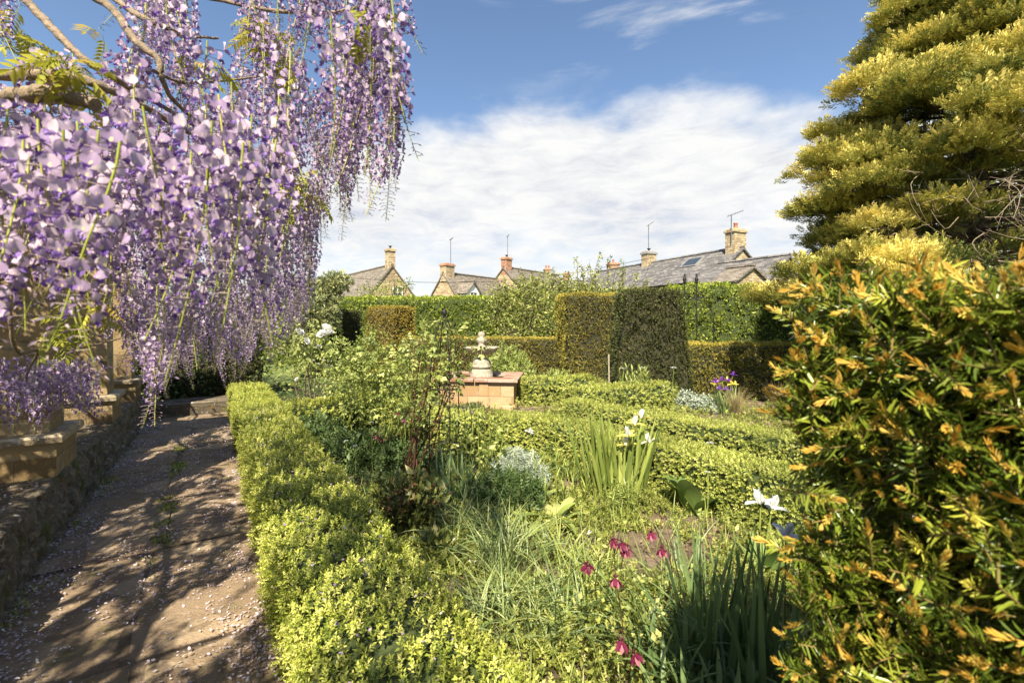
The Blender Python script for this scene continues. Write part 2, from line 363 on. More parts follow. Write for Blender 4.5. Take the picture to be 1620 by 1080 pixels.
M['glass'] = plain('window_glass', (.035, .045, .055), .08, var=.3, spec=.6)
M['pot'] = plain('terracotta', (.36, .15, .08), .8, var=.2)
M['lead'] = plain('lead_flashing', (.22, .21, .20), .6, var=.2)
M['wood'] = plain('grey_wood', (.30, .25, .18), .8, var=.3, scale=20)
# soil
m, nt, N, Lk = mat('soil'); g = N('ShaderNodeNewGeometry'); P_ = g.outputs['Position']
c = ramp(nt, noise(nt, 6, 9, .75, P_), [(.07, .048, .03), (.15, .105, .065), (.25, .18, .12), (.33, .25, .18)], pos=[.3, .45, .6, .72])
c = mixc(nt, c, (.36, .30, .23), maprange(nt, noise(nt, 55, 3, .6, P_), .62, .7, 0, .7))
p = N('ShaderNodeBsdfPrincipled'); Lk(c, p.inputs['Base Color']); p.inputs['Roughness'].default_value = .95
b = N('ShaderNodeBump'); b.inputs['Strength'].default_value = 1; b.inputs['Distance'].default_value = .04; Lk(noise(nt, 28, 8, .75, P_), b.inputs['Height']); Lk(b.outputs[0], p.inputs['Normal'])
o = N('ShaderNodeOutputMaterial'); Lk(p.outputs[0], o.inputs[0]); M['soil'] = m
# grass
m, nt, N, Lk = mat('meadow'); g = N('ShaderNodeNewGeometry'); P_ = g.outputs['Position']
c = ramp(nt, noise(nt, 1.5, 8, .7, P_), [(.05, .07, .015), (.10, .13, .025), (.16, .18, .05)], pos=[.3, .5, .7])
p = N('ShaderNodeBsdfPrincipled'); Lk(c, p.inputs['Base Color']); p.inputs['Roughness'].default_value = .9
o = N('ShaderNodeOutputMaterial'); Lk(p.outputs[0], o.inputs[0]); M['meadow'] = m

# ------------------------------------------------------------------ leaf and sprig templates
def sprigT(n=8, L=1.0, lw=.45, ll=.42, spread=1.0, mat=0, fine=False):
    """short shoot along +Y with n leaves in a spiral"""
    mb = MB(); T = leafT(lw, .12, -.12, mat, rows=((0, .1), (.45, 1), (1, .05))) if fine else diamond(lw, .1, -.08, mat)
    i = np.arange(n); t = (i+.5)/n; a = i*2.4
    P = np.stack([0*t, t*L, 0*t], -1)
    op = spread*(1.15-.65*t)
    D = np.stack([np.cos(a)*np.sin(op), np.cos(op), np.sin(a)*np.sin(op)], -1)
    X, Y, Z = frames(D, up=(0, 1, 0)); 
    mb.inst(T, P, X, Y, Z, ll*(.8+.4*R.random(n))*(1.1-.35*t), rnd=(R.random(n)-.5)*.25+.12*t)
    return mb.tpl()
SPR = [sprigT(9, 1, .5, .5, 1., fine=True) for _ in range(4)]
SPRL = [sprigT(8, 1, .5, .55) for _ in range(4)]
def tuftT(n=5, w=.2):
    mb = MB(); D = nrm(R.normal(size=(n, 3))*.55 + np.array([0, 1, 0])); X, Y, Z = frames(D, R.random(n)*6)
    mb.inst(diamond(w, .03, 0), np.zeros((n, 3)), X, Y, Z, .7+.5*R.random(n), rnd=(R.random(n)-.5)*.3); return mb.tpl()
TUF = [tuftT(6, .26) for _ in range(5)]
def pinnT(n=5, w=.55, ll=.4, droop=.3, mat=0):
    """a compound leaf: pairs of leaflets and one at the tip, along +Y"""
    mb = MB(); T = leafT(w, .08, -.2, mat, rows=((0, .1), (.45, 1), (1, .03))); P, D = [], []
    for k in range(n):
        t = .3+.6*k/(n-1) if n > 1 else .6
        for s_ in (-1, 1): P.append([0, t, -droop*t*t]); D.append([s_*.85, .45, -.25-.2*R.random()])
    P.append([0, .95, -droop*.9]); D.append([0, 1, -.4])
    P, D = np.array(P, float), np.array(D, float); X, Y, Z = frames(D)
    mb.inst(T, P, X, Y, Z, ll*(.85+.3*R.random(len(P))), rnd=(R.random(len(P))-.5)*.2)
    s_ = np.linspace(0, .95, 4); rail = np.stack([0*s_, s_, -droop*s_*s_], -1)
    mb.add(np.concatenate([rail+[-.012, 0, 0], rail+[.012, 0, 0]]), [[i, i+4, i+5, i+1] for i in range(3)], mat, -.2)
    return mb.tpl()
ROSE = [pinnT(2, .6, .42) for _ in range(3)] + [pinnT(3, .55, .36)]
PINN = [pinnT(6, .34, .36, .45) for _ in range(3)]

def scatter(mb, tpls, P, D, size, rnd=None, roll=True, dm=0):
    n = len(P); X, Y, Z = frames(D, R.random(n)*2*PI if roll else (R.random(n)-.5)*1.2)
    k = R.integers(0, len(tpls), n); size = np.broadcast_to(size, (n,))
    if rnd is None: rnd = R.random(n)
    for j, T in enumerate(tpls):
        q = k == j; mb.inst(T, P[q], X[q], Y[q], Z[q], size[q], rnd[q], dm)

# ------------------------------------------------------------------ hedges
def hedge(name, label, cat, group, pts, W, H, dens, tpls, size, mleaf, mcore, rnd_c=.13, bump=.03, tilt=.5, batter=0, topmat=None, z0=0, jit=.03, ends=True, toprnd=0):
    pts = np.asarray(pts, float)[:, :2]
    c = curve(np.c_[pts, np.zeros(len(pts))], max(24, 12*(len(pts)-1)))[:, :2] if len(pts) > 2 else np.linspace(pts[0], pts[1], 24)
    seg = np.linalg.norm(np.diff(c, axis=0), axis=1); s_ = np.r_[0, np.cumsum(seg)]; Ltot = s_[-1]
    tg = nrm(np.gradient(c, axis=0)); nr = np.stack([tg[:, 1], -tg[:, 0]], -1)
    th = thing(name, label, cat, (*c[len(c)//2], z0), group)
    r = min(rnd_c, W*.4)
    def prof(W_, H_, r_):
        hb = W_/2+batter; a = np.linspace(0, PI/2, 6)
        half = [(hb, 0)] + [(W_/2-r_+r_*math.cos(q), H_-r_+r_*math.sin(q)) for q in a]
        return np.array(half + [(-x, z) for x, z in half[::-1]])
    pf = prof(W, H, r); pl = np.r_[0, np.cumsum(np.linalg.norm(np.diff(pf, axis=0), axis=1))]
    n = int(dens*Ltot*pl[-1]); ss = R.random(n)*Ltot; qq = R.random(n)*pl[-1]
    C = np.stack([np.interp(ss, s_, c[:, 0]), np.interp(ss, s_, c[:, 1])], -1)
    NR = nrm(np.stack([np.interp(ss, s_, nr[:, 0]), np.interp(ss, s_, nr[:, 1])], -1))
    x = np.interp(qq, pl, pf[:, 0]); z = np.interp(qq, pl, pf[:, 1])
    dq = .02; tx = np.interp(qq+dq, pl, pf[:, 0])-np.interp(qq-dq, pl, pf[:, 0]); tz = np.interp(qq+dq, pl, pf[:, 1])-np.interp(qq-dq, pl, pf[:, 1])
    P = np.c_[C + NR*x[:, None], z+z0]
    Nn = nrm(np.c_[NR*tz[:, None], -tx]); 
    if ends:
        for e, sg in ((0, -1), (-1, 1)):
            k = int(dens*(W+batter)*H); zz = R.random(k)*H; xx = (R.random(k)-.5)*(W+2*batter*(1-zz/H))
            P = np.vstack([P, np.c_[c[e] + nr[e]*xx[:, None], zz+z0]]); Nn = np.vstack([Nn, np.tile(np.r_[tg[e]*sg, 0], (k, 1))])
    P = P + Nn*(bump*wob(P, 3.1, W) + bump*.6*wob(P, 9, 2) - jit*R.random(len(P)))[:, None]
    D = nrm(Nn + R.normal(size=P.shape)*tilt*.55 + np.array([0, 0, .35*tilt]))
    mb = MB(); sz = size*(.75+.5*R.random(len(P)))
    rn = np.clip(.5+.28*R.normal(size=len(P))+.12*wob(P, 2.2, 5), 0, 1)
    if toprnd: rn = np.clip(rn+toprnd*np.clip((P[:, 2]-z0)/H-.93, 0, 1)/.07, 0, 1)
    scatter(mb, tpls, P, D, sz, rn)
    mb.build('foliage', mleaf, th)
    # solid core standing for twigs; shade of the leaf gaps is in its colour
    q = prof(max(W-.12, W*.55), H-.06, r*.8); k = len(q); V = []
    for i in range(len(c)):
        for x_, z_ in q: V.append([*(c[i]+nr[i]*x_), z_+z0])
    V = np.array(V); i, j = np.meshgrid(np.arange(len(c)-1), np.arange(k-1), indexing='ij')
    f = np.stack([i*k+j, (i+1)*k+j, (i+1)*k+j+1, i*k+j+1], -1).reshape(-1, 4)
    ib = MB(); 
    V[:k, :2] += tg[0]*.05; V[-k:, :2] -= tg[-1]*.05
    ib.add(V, f); ib.add(V[:k], np.arange(k)[None]); ib.add(V[-k:], np.arange(k)[::-1][None])
    ib.build('twigs', mcore, th)
    return th

# ================================================================== SETTING
def sheet(name, pts, z, m, kind='structure', label=None):
    mb = MB(); mb.add([[*p[:2], z] for p in pts], [list(range(len(pts)))])
    o = mb.build(name, m, uvs=True, smooth=False); tag(o, label, None, None, kind); return o
sheet('ground', [(-400, -300), (400, -300), (400, 600), (-400, 600)], -.03, M['meadow'], label='grassy ground reaching past the gardens to the houses')
tag(bpy.data.objects['ground'], None, 'ground')
# the bed: a softly uneven sheet of soil
mb = MB(); uu = np.linspace(-1.5, 13, 150); vv = np.linspace(.2, 9.5, 110); Ug, Vg = np.meshgrid(uu, vv, indexing='ij')
Pg = np.stack([Ug*UX+Vg*VX, Ug*UY+Vg*VY, 0*Ug], -1)
Pg[..., 2] = .012*wob(Pg*np.array([1, 1, 0]), 6)+.01*wob(Pg, 17, 3)
i, j = np.meshgrid(np.arange(149), np.arange(109), indexing='ij'); a = i*110+j
mb.add(Pg.reshape(-1, 3), np.stack([a, a+1, a+111, a+110], -1).reshape(-1, 4)[:, ::-1])
o = mb.build('bed_soil', M['soil']); tag(o, 'bare brown soil showing between the plants of the garden bed', 'soil', None, 'structure')

# path of worn slabs
mb = MB(); rows = []
u = -1.6; rs = random.Random(3)
while u < 9.6:
    L = rs.uniform(.7, 1.3); split = -.36+rs.uniform(-.05, .05)
    for v0, v1 in ((-1.02, split), (split, .34)):
        parts = [(v0, v1)]
        for a_, b_ in parts:
            gap = .006; ul = u+gap+rs.uniform(0, .006); uh = u+L-gap
            nU, nV = 10, 7; A, B = np.meshgrid(np.linspace(ul, uh, nU), np.linspace(a_+gap, b_-gap, nV), indexing='ij')
            e = np.minimum(np.minimum(A-ul, uh-A)/.02, np.minimum(B-a_-gap, b_-gap-B)/.02).clip(0, 1)
            Pq = np.stack([A*UX+B*VX, A*UY+B*VY, 0*A], -1); jz = rs.uniform(-.006, .006)
            rag = .012*wob(Pq, 7, rs.random()*9)*(1-e)
            Pq[..., 0] += rag; Pq[..., 1] += rag
            Pq[..., 2] = .014+jz+.006*wob(Pq, 3, rs.random()*9) - .012*(1-e)
            i, j = np.meshgrid(np.arange(nU-1), np.arange(nV-1), indexing='ij'); q = i*nV+j
            mb.add(Pq.reshape(-1, 3), np.stack([q, q+nV, q+nV+1, q+1], -1).reshape(-1, 4)[:, ::-1])
    u += L
o = mb.build('path', M['pave']); tag(o, 'worn brown flagstone garden path strewn with fallen petals', 'path', None, 'structure')
sheet('path_bed', [uv(-2, -1.05), uv(9.7, -1.05), uv(9.7, .4), uv(-2, .4)], .002, M['soil'], label='dark soil in the joints under the path flagstones')
# raised terrace floor to the left
TZ = .45
sheet('terrace', [uv(-4, -6), uv(12, -6), uv(12, -1.2), uv(-4, -1.2)], TZ-.012, M['pave'], label='raised stone terrace floor in dappled shade beside the path')

# kerb wall of the terrace: rough, leaning a little
mb = MB(); nU = 620; A = np.linspace(-1.5, 9.6, nU); pz = np.linspace(-.03, .43, 20); prof = [(-.965-.05*(z_/.45), z_) for z_ in pz]+[(-1.03, .447), (-1.06, .452), (-1.12, .453), (-1.2, .453), (-1.35, .452)]; nZ = len(prof)
V = np.array([[uv(a, p[0], p[1]) for p in prof] for a in A])
uz = np.stack(np.meshgrid(A, [p[1]-.6*min(0, p[0]+1.03) for p in prof], indexing='ij'), -1); rk = random.Random(5); cs = []
for r_ in range(6):
    q_ = -1.5
    while q_ < 9.8: w_ = rk.uniform(.12, .34); cs.append((q_+w_/2, .0+.105*r_+rk.uniform(-.02, .02), w_/2, .055+rk.uniform(-.01, .012), rk.uniform(-.012, .016))); q_ += w_
nz = np.full(uz.shape[:2], -.02)
for a_, b_, hw_, hh_, lf_ in cs:
    i0, i1 = np.searchsorted(A, a_-hw_*1.2), np.searchsorted(A, a_+hw_*1.2); dd_ = (np.abs((uz[i0:i1, :, 0]-a_)/hw_)**3+np.abs((uz[i0:i1, :, 1]-b_)/hh_)**3)
    nz[i0:i1] = np.maximum(nz[i0:i1], np.where(dd_ < 1.05, (1-np.clip(dd_, 0, 1)**2)*.03-.02+lf_, -.02))
nz = nz+.008*wob(V, 14)+.006*wob(V, 31, 2); wgt = np.array([1.]*21+[.7, .5, .4, .3])
V[..., 0] += VX*nz*wgt; V[..., 1] += VY*nz*wgt; V[..., 2] += .5*nz*wgt
i, j = np.meshgrid(np.arange(nU-1), np.arange(nZ-1), indexing='ij'); q = i*nZ+j
mb.add(V.reshape(-1, 3), np.stack([q, q+nZ, q+nZ+1, q+1], -1).reshape(-1, 4))
mb.add(np.vstack([V[-1], [uv(9.6, -1.35, -.03)]]), [list(range(10))])
o = mb.build('retaining_wall', M['kerb'], uvs=True); tag(o, 'low mossy rubble retaining wall with orange lichen along the path', 'wall')

AU, AV = np.array([UX, UY]), np.array([VX, VY])
def buttress(u0, label, h=2.5):
    c = uv(u0+.3, -1.62, TZ); th = thing('stone_buttress', label, 'buttress', c, 'stone buttresses beside the path')
    mb = MB(); box(mb, uv(u0+.3, -1.5), AU, AV, .60, .98, TZ, TZ+.26); mb.build('plinth', M['ashlar'], th, uvs=True, smooth=False)
    mb = MB(); box(mb, uv(u0+.3, -1.5), AU, AV, .68, 1.06, TZ+.262, TZ+.32, bev=.02); mb.build('plinth_coping', M['coping'], th, uvs=True, smooth=False)
    mb = MB(); box(mb, uv(u0+.3, -1.55), AU, AV, .40, .96, TZ+.322, h, top=.01); mb.build('shaft', M['ashlar'], th, uvs=True, smooth=False)
    mb = MB(); box(mb, uv(u0+.3, -1.55), AU, AV, .52, 1.08, h+.002, h+.09, bev=.03); mb.build('cap', M['coping'], th, uvs=True, smooth=False)
buttress(4.75, 'golden stone buttress nearest the camera, its plinth coping spotted with yellow lichen')
buttress(6.95, 'second golden stone buttress along the path, sunlit with a grey edge')
buttress(8.75, 'farthest stone buttress, half hidden behind the hanging wisteria')
# low garden wall behind the buttresses
mb = MB(); box(mb, uv(4, -2.32), AU, AV, 12.5, .4, TZ, TZ+.72); box(mb, uv(4, -2.32), AU, AV, 12.6, .5, TZ+.722, TZ+.80, bev=.02)
o = mb.build('parapet_wall', M['ashlar'], uvs=True, smooth=False); tag(o, 'low golden stone wall behind the row of buttresses', 'wall')
# step at the end of the path
mb = MB(); box(mb, uv(9.95, -.35), AU, AV, .6, 1.5, -.02, .24, bev=.02); o = mb.build('stone_step', M['kerb'], uvs=True, smooth=False); tag(o, 'dark stone step closing the far end of the path', 'step')

# ================================================================== FOUNTAIN
FC = np.array([-.62, 9.25, 0.]); ya = math.radians(7); FX, FY = np.array([math.cos(ya), -math.sin(ya)]), np.array([math.sin(ya), math.cos(ya)])
th = thing('fountain', 'carved stone fountain with scalloped bowl on a blocky stone basin', 'fountain', FC)
bw_, bd_ = 1.46, 1.2
def fp(x, y): return FC[:2] + FX*x + FY*y
mb = MB()
for x, y, sx, sy in ((0, -bd_/2+.09, bw_, .18), (0, bd_/2-.09, bw_, .18), (-bw_/2+.09, 0, .18, bd_-.36), (bw_/2-.09, 0, .18, bd_-.36)): box(mb, fp(x, y), FX, FY, sx, sy, -.02, .50)
box(mb, fp(0, -bd_/2), FX, FY, bw_+.10, .2, -.02, .07, bev=.02); box(mb, fp(bw_/2, .05), FX, FY, .1, bd_-.1, -.02, .066, bev=.02)
for x in (-.42, .16): box(mb, fp(x, -bd_/2+.02), FX, FY, .17, .09, .07, .498)
mb.build('basin', M['fstone'], th, uvs=True, smooth=False)
mb = MB()
for x, y, sx, sy in ((-.42, -bd_/2+.09, .79, .34), (.40, -bd_/2+.09, .83, .34), (0, bd_/2-.09, bw_+.16, .34), (-bw_/2+.09, 0.02, .34, bd_-.52), (bw_/2-.09, .02, .34, bd_-.52)):
    box(mb, fp(x, y), FX, FY, sx-.008, sy-.008, .503, .56+R.random()*.006, bev=.012)
mb.build('coping', M['fcap'], th, uvs=True, smooth=False)
mb = MB(); mb.add([[*fp(x, y), .40] for x, y in ((-.56, -.43), (.56, -.43), (.56, .43), (-.56, .43))], [[0, 1, 2, 3]]); mb.build('water_surface', M['water'], th, smooth=False)
mb = MB(); lathe(mb, [*FC[:2], 0], [(0.257, .02), (0.257, .48), (0.232, .50), (0.227, .62), (0.198, .655), (0.196, .665), (0.191, .675), (0.160, .69), (0.155, .70), (0.180, .71), (0.196, .73), (0.191, .75), (0.178, .752), (0.184, .80, .03), (0.170, .85, .04), (0.119, .90, .03), (0.088, .915), (0.088, .955), (0.114, .965), (0.114, .985), (0.144, 1.0)], 32, wave=10)
mb.build('pedestal', M['carved'], th)
mb = MB(); lathe(mb, [*FC[:2], 0], [(.12, .965), (.20, .99, .03), (.28, 1.045, .06), (.335, 1.105, .10), (.345, 1.125, .10), (.325, 1.135, .10), (.24, 1.10, .06), (.12, 1.06), (.02, 1.055)], 64, wave=11)
mb.build('scalloped_bowl', M['carved'], th)
mb = MB(); lathe(mb, [*FC[:2], 0], [(.09, 1.06), (.10, 1.12), (.075, 1.16), (.055, 1.18), (.085, 1.22, .08), (.10, 1.27, .12), (.08, 1.31, .10), (.05, 1.335), (.075, 1.365, .06), (.07, 1.40, .05), (.045, 1.43), (.0, 1.445)], 24, wave=6)
mb.build('finial', M['carved'], th)

# ================================================================== HOUSES
def gable(mbw, mbr, peak, a, b, L, hw, slope, wall_to=-.0, hw2=None, over=.12, lift=.10):
    """peak point of the near gable; a along the ridge away from it, b across; wall and roof go into two builders"""
    peak = np.asarray(peak, float); a = np.append(nrm(np.asarray(a, float)), 0); b = np.append(nrm(np.asarray(b, float)), 0); hw2 = hw2 or hw
    z = np.array([0, 0, 1.]); e1 = peak + b*hw - z*hw*slope; e2 = peak - b*hw2 - z*hw2*slope
    pts = []
    for t in (0, L):
        o_ = a*t
        pts += [np.r_[(e2+o_)[:2], wall_to], np.r_[(e1+o_)[:2], wall_to], e1+o_, peak+o_, e2+o_]
    mbw.add(np.array(pts), [[0, 1, 2, 3, 4]]); mbw.add(np.array(pts), [[9, 8, 7, 6, 5]])
    mbw.add(np.array(pts), [[1, 6, 7, 2], [5, 0, 4, 9]])
    th_ = .09
    for s_, w in ((1, hw), (-1, hw2)):
        e = peak + b*s_*(w+.22) - z*(w+.22)*slope + z*lift; p0 = peak + z*lift
        n = nrm(np.cross(a, e-p0)); n = n if n[2] > 0 else -n
        q = [p0-a*over, p0+a*(L+over), e+a*(L+over), e-a*over]
        V = np.array(q + [x - n*th_ for x in q])
        mbr.add(V, [[0, 1, 2, 3], [7, 6, 5, 4], [0, 3, 7, 4], [3, 2, 6, 7], [2, 1, 5, 6], [1, 0, 4, 5]])
    rp = np.linspace(0, 1, 8)[:, None]; tube(mbr, peak + z*(lift+.02) - a*over + a*(L+2*over)*rp, .09, 6)
def chimney(parent, c, a, w, d, z0, z1, mw, pots=1, ptype='pot', capmat=None):
    """stack > oversailing cap, pots"""
    ax = nrm(np.asarray(a, float)); ay = np.array([-ax[1], ax[0]])
    mb = MB(); box(mb, c, ax, ay, w, d, z0, z1); ch = mb.build('chimney', mw, parent, uvs=True, smooth=False)
    mb = MB(); box(mb, c, ax, ay, w+.14, d+.14, z1+.002, z1+.14); box(mb, c, ax, ay, w+.02, d+.02, z1+.142, z1+.24, top=.05)
    mb.build('chimney_cap', capmat or mw, ch, uvs=True, smooth=False)
    for k in range(pots):
        q = np.asarray(c)[:2] + ax*(k-(pots-1)/2)*.36; mb = MB()
        if ptype == 'pot': lathe(mb, [*q, z1+.24], [(.13, 0), (.12, .06), (.10, .28), (.125, .30), (.12, .36), (.08, .36), (.08, .2)], 14); mb.build('chimney_pot', M['pot'], ch)
        else:
            lathe(mb, [*q, z1+.24], [(.07, 0), (.07, .16), (.15, .17), (.15, .20), (.0, .22)], 12); mb.build('chimney_cowl', M['iron'], ch)
    return ch
def window(parent, c, t, n, w, h, bars=1):
    """frame > pane on a wall with outward normal n"""
    t = np.append(t, 0); n = np.append(n, 0); z = np.array([0, 0, 1.]); c = np.asarray(c, float)
    mb = MB(); f = .06
    def slab(m_, x0, x1, z0, z1, y0, y1):
        V = [c + t*x + z*q + n*y for y in (y0, y1) for x, q in ((x0, z0), (x1, z0), (x1, z1), (x0, z1))]
        m_.add(np.array(V), [[4, 5, 6, 7], [0, 1, 5, 4], [1, 2, 6, 5], [2, 3, 7, 6], [3, 0, 4, 7]])
    for x0, x1, z0, z1 in ((-w/2, w/2, 0, f), (-w/2, w/2, h-f, h), (-w/2, -w/2+f, f, h-f), (w/2-f, w/2, f, h-f)): slab(mb, x0, x1, z0, z1, -.02, .05)
    for k in range(bars): 
        x = -w/2+w*(k+1)/(bars+1); slab(mb, x-.02, x+.02, f, h-f, -.02, .035)
    slab(mb, -w/2+f, w/2-f, h*.5-.015, h*.5+.015, -.02, .03)
    fr = mb.build('window', M['frame'], parent, smooth=False)
    mb = MB(); slab(mb, -w/2+f, w/2-f, f, h-f, -.02, .01); mb.build('pane', M['glass'], fr, smooth=False)
def perp(a): a = nrm(np.asarray(a, float)); return np.array([-a[1], a[0]])

# house at the left: gable with a tall round-topped stack
pk = at(620, 421, 35); a = np.array([-.63, .78]); b = np.array([.78, .63])
th = thing('stone_cottage', 'cream stone cottage with steep gable and tall single stack, left of the other houses', 'cottage', (pk[0], pk[1], 0), 'stone cottages behind the garden')
w, r = MB(), MB(); gable(w, r, pk, a, b, 16, 3.6, 1.22)
w.build('wall', M['cots'], th, uvs=True, smooth=False); ro = r.build('roof', M['slatewarm'], th, uvs=True, smooth=False)
chimney(ro, pk[:2]+a*.30, a, .62, .56, pk[2]-.6, pk[2]+1.15, M['cots'], 1, 'cowl')
window(th, at(629, 463, 35.2)-np.array([0, 0, .5]), b, -a, .8, 1.0)
# second house: gable at its left, a dormer
pk = at(702, 433, 36); a = np.array([.60, .80]); b = np.array([.80, -.60])
th = thing('stone_cottage', 'stone cottage with a small white dormer window and squat stack', 'cottage', (pk[0], pk[1], 0), 'stone cottages behind the garden')
w, r = MB(), MB(); gable(w, r, pk, a, b, 9, 3.2, 1.25)
w.build('wall', M['cots'], th, uvs=True, smooth=False); ro = r.build('roof', M['slatewarm'], th, uvs=True, smooth=False)
chimney(ro, pk[:2]+a*.30, a, .85, .62, pk[2]-.6, pk[2]+.72, M['cots'], 1, 'none', M['brick']) if False else chimney(ro, pk[:2]+a*.40, a, .95, .66, pk[2]-.6, pk[2]+.62, M['cots'], 0, 'pot', M['brick'])
dp = at(749, 446, 35.5); 
w, r = MB(), MB(); gable(w, r, dp, -b, a, 2.2, .72, 1.05, wall_to=dp[2]-1.9, lift=.06, over=.15)
dm = w.build('dormer', M['frame'], th, uvs=True, smooth=False); r.build('dormer_roof', M['slatewarm'], dm, uvs=True, smooth=False)
window(dm, dp+np.append(b, 0)*.01-np.array([0, 0, 1.62]), a, b, .85, .85)
# third house with the brick stack
pk = at(797, 424, 41); a = np.array([.62, .78]); b = np.array([.78, -.62])
th = thing('stone_cottage', 'stone cottage with a red brick stack at its gable, mostly behind the apple tree', 'cottage', (pk[0], pk[1], 0), 'stone cottages behind the garden')
w, r = MB(), MB(); gable(w, r, pk, a, b, 9, 3.6, 1.0)
w.build('wall', M['cots'], th, uvs=True, smooth=False); ro = r.build('roof', M['slatewarm'], th, uvs=True, smooth=False)
chimney(ro, pk[:2]+a*.40, a, .80, .62, pk[2]-.6, pk[2]+.78, M['brick'], 1, 'cowl')
w, r = MB(), MB(); q = at(848, 447, 41); gable(w, r, q, -b, a, 2.6, .95, 1.0, wall_to=q[2]-2, lift=.06)
dm = w.build('dormer', M['frame'], th, uvs=True, smooth=False); r.build('dormer_roof', M['slatewarm'], dm, uvs=True, smooth=False)
window(dm, q+np.append(b, 0)*.01-np.array([0, 0, 1.8]), a, b, 1.0, .9)
# low far house holding the small brick stacks
pk = at(862, 441, 58); a = np.array([1., .12]); b = np.array([.12, -1.])
th = thing('brick_stack_house', 'far house behind the apple tree showing two small brick stacks', 'house', (pk[0], pk[1], 0))
w, r = MB(), MB(); gable(w, r, pk-np.array([0, 0, .3]), a, b, 8, 3.5, .8)
w.build('wall', M['cots'], th, uvs=True, smooth=False); ro = r.build('roof', M['slate'], th, uvs=True, smooth=False)
for px, y1 in ((866, 425), (896, 432)):
    q = at(px, y1, 58.3+(px-866)*.012); chimney(ro, q[:2], a, .75, .6, q[2]-1.8, q[2]-.2, M['brick'], 2 if px < 880 else 0)
# long slate house at the right
pk = at(1174, 394, 26); a = np.array([-.43, .90]); b = np.array([.90, .43])
th = thing('slate_roof_house', 'long stone house with dark slate roof, skylight and two stacks', 'house', (pk[0], pk[1], 0))
w, r = MB(), MB(); gable(w, r, pk, a, b, 14, 2.45, .74)
w.build('wall', M['cots'], th, uvs=True, smooth=False); ro = r.build('roof', M['slate'], th, uvs=True, smooth=False)
chimney(ro, pk[:2]+a*.42, b, .98, .62, pk[2]-.6, pk[2]+.98, M['cots'], 1)
q = pk[:2]+a*7.6; chimney(ro, q, b, .85, .62, pk[2]-.6, pk[2]+.72, M['cots'], 1, 'cowl', M['lead'])
# skylight on the near slope
z = np.array([0, 0, 1.]); sl = nrm(np.append(-b, 0) - z*.74); A3 = np.append(a, 0); nn = nrm(np.cross(A3, sl)); nn = nn if nn[2] > 0 else -nn
c0 = pk + z*.10 + A3*2.9 + sl*.95
mb = MB(); V = [c0 + A3*x + sl*y + nn*h for h in (.0, .07) for x, y in ((-.62, -.5), (.62, -.5), (.62, .5), (-.62, .5))]; mb.add(np.array(V), [[4, 5, 6, 7], [0, 1, 5, 4], [1, 2, 6, 5], [2, 3, 7, 6], [3, 0, 4, 7]]); sk = mb.build('skylight', M['lead'], ro, smooth=False)
mb = MB(); V = [c0 + A3*x + sl*y + nn*.074 for x, y in ((-.54, -.42), (.54, -.42), (.54, .42), (-.54, .42))]; mb.add(np.array(V), [[0, 1, 2, 3]]); mb.build('pane', M['glass'], sk, smooth=False)
mb = MB(); tube(mb, [pk - A3*.1 + np.append(-b, 0)*2.62 - z*(2.62*.74-.02) + A3*t for t in (0, 14)], .06, 6); mb.build('gutter', M['iron'], th)
# annex
pk = at(1247, 407, 22); a = np.array([-.52, .85]); b = np.array([.85, .52])
th = thing('house_annex', 'small slate roofed annex between the long house and the golden conifer', 'annex', (pk[0], pk[1], 0))
w, r = MB(), MB(); gable(w, r, pk, a, b, 3.6, 2.2, .66)
w.build('wall', M['cots'], th, uvs=True, smooth=False); r.build('roof', M['slate'], th, uvs=True, smooth=False)
pk = at(1190, 424, 20.5); th = thing('lean_to_porch', 'low slate porch roof in front of the annex, just above the hedge', 'porch', (pk[0], pk[1], 0))
w, r = MB(), MB(); gable(w, r, pk, a, b, 1.1, 1.3, .5); w.build('wall', M['cots'], th, uvs=True, smooth=False); r.build('roof', M['slatewarm'], th, uvs=True, smooth=False)
# brick stacked house behind
pk = at(970, 436, 48); a = np.array([1., .1]); b = np.array([.1, -1])
th = thing('brick_stack_house', 'house behind the bare shoots with one stout red brick stack and yellow pot', 'house', (pk[0], pk[1], 0))
w, r = MB(), MB(); gable(w, r, pk - np.array([1.5, 0, .4]), a, b, 7, 3.5, .8)
w.build('wall', M['cots'], th, uvs=True, smooth=False); ro = r.build('roof', M['slate'], th, uvs=True, smooth=False)
chimney(ro, pk[:2], a, 1.15, .8, pk[2]-1.2, pk[2]+1.1, M['brick'], 1)

# aerials and poles
def aerial(label, base, top, d, tip, yagi=False, bars=5):
    b0, t0 = at(*base, d), at(*top, d); th = thing('roof_aerial', label, 'aerial', b0, 'aerials on the roofs')
    mb = MB(); tube(mb, [b0, t0], .028, 6); mb.build('mast', M['alu'], th)
    mb = MB(); e = at(*tip, d+.25); v = e-t0; s0 = t0-v*.35
    tube(mb, [s0, e], .018, 5)
    for k in range(bars):
        p_ = s0+(e-s0)*(k+.5)/bars; q = np.array([.12, .22, .10])*(1.5 if yagi else .8)
        tube(mb, [p_-q, p_+q], .009, 4)
    mb.build('antenna', M['alu'], th)
aerial('aerial pole behind the squat stack of the dormered cottage', (713, 437), (713, 379), 36.5, (716, 376))
aerial('aerial pole beside the red brick stack', (803, 425), (803, 374), 41.5, (805, 371))
aerial('television aerial on the left stack of the slate house', (1026, 400), (1026, 356), 33, (1034, 351), True)
aerial('television aerial beside the tall right stack of the slate house', (1157, 384), (1157, 340), 26, (1176, 333), True, 7)
mb = MB(); p = [at(400, 432, 27), at(560, 440, 27), at(650, 446, 27.3), at(740, 446.5, 27.6), at(800, 444, 28), at(905, 432, 28.5), at(1010, 412, 29), at(1030, 408, 32.5)]
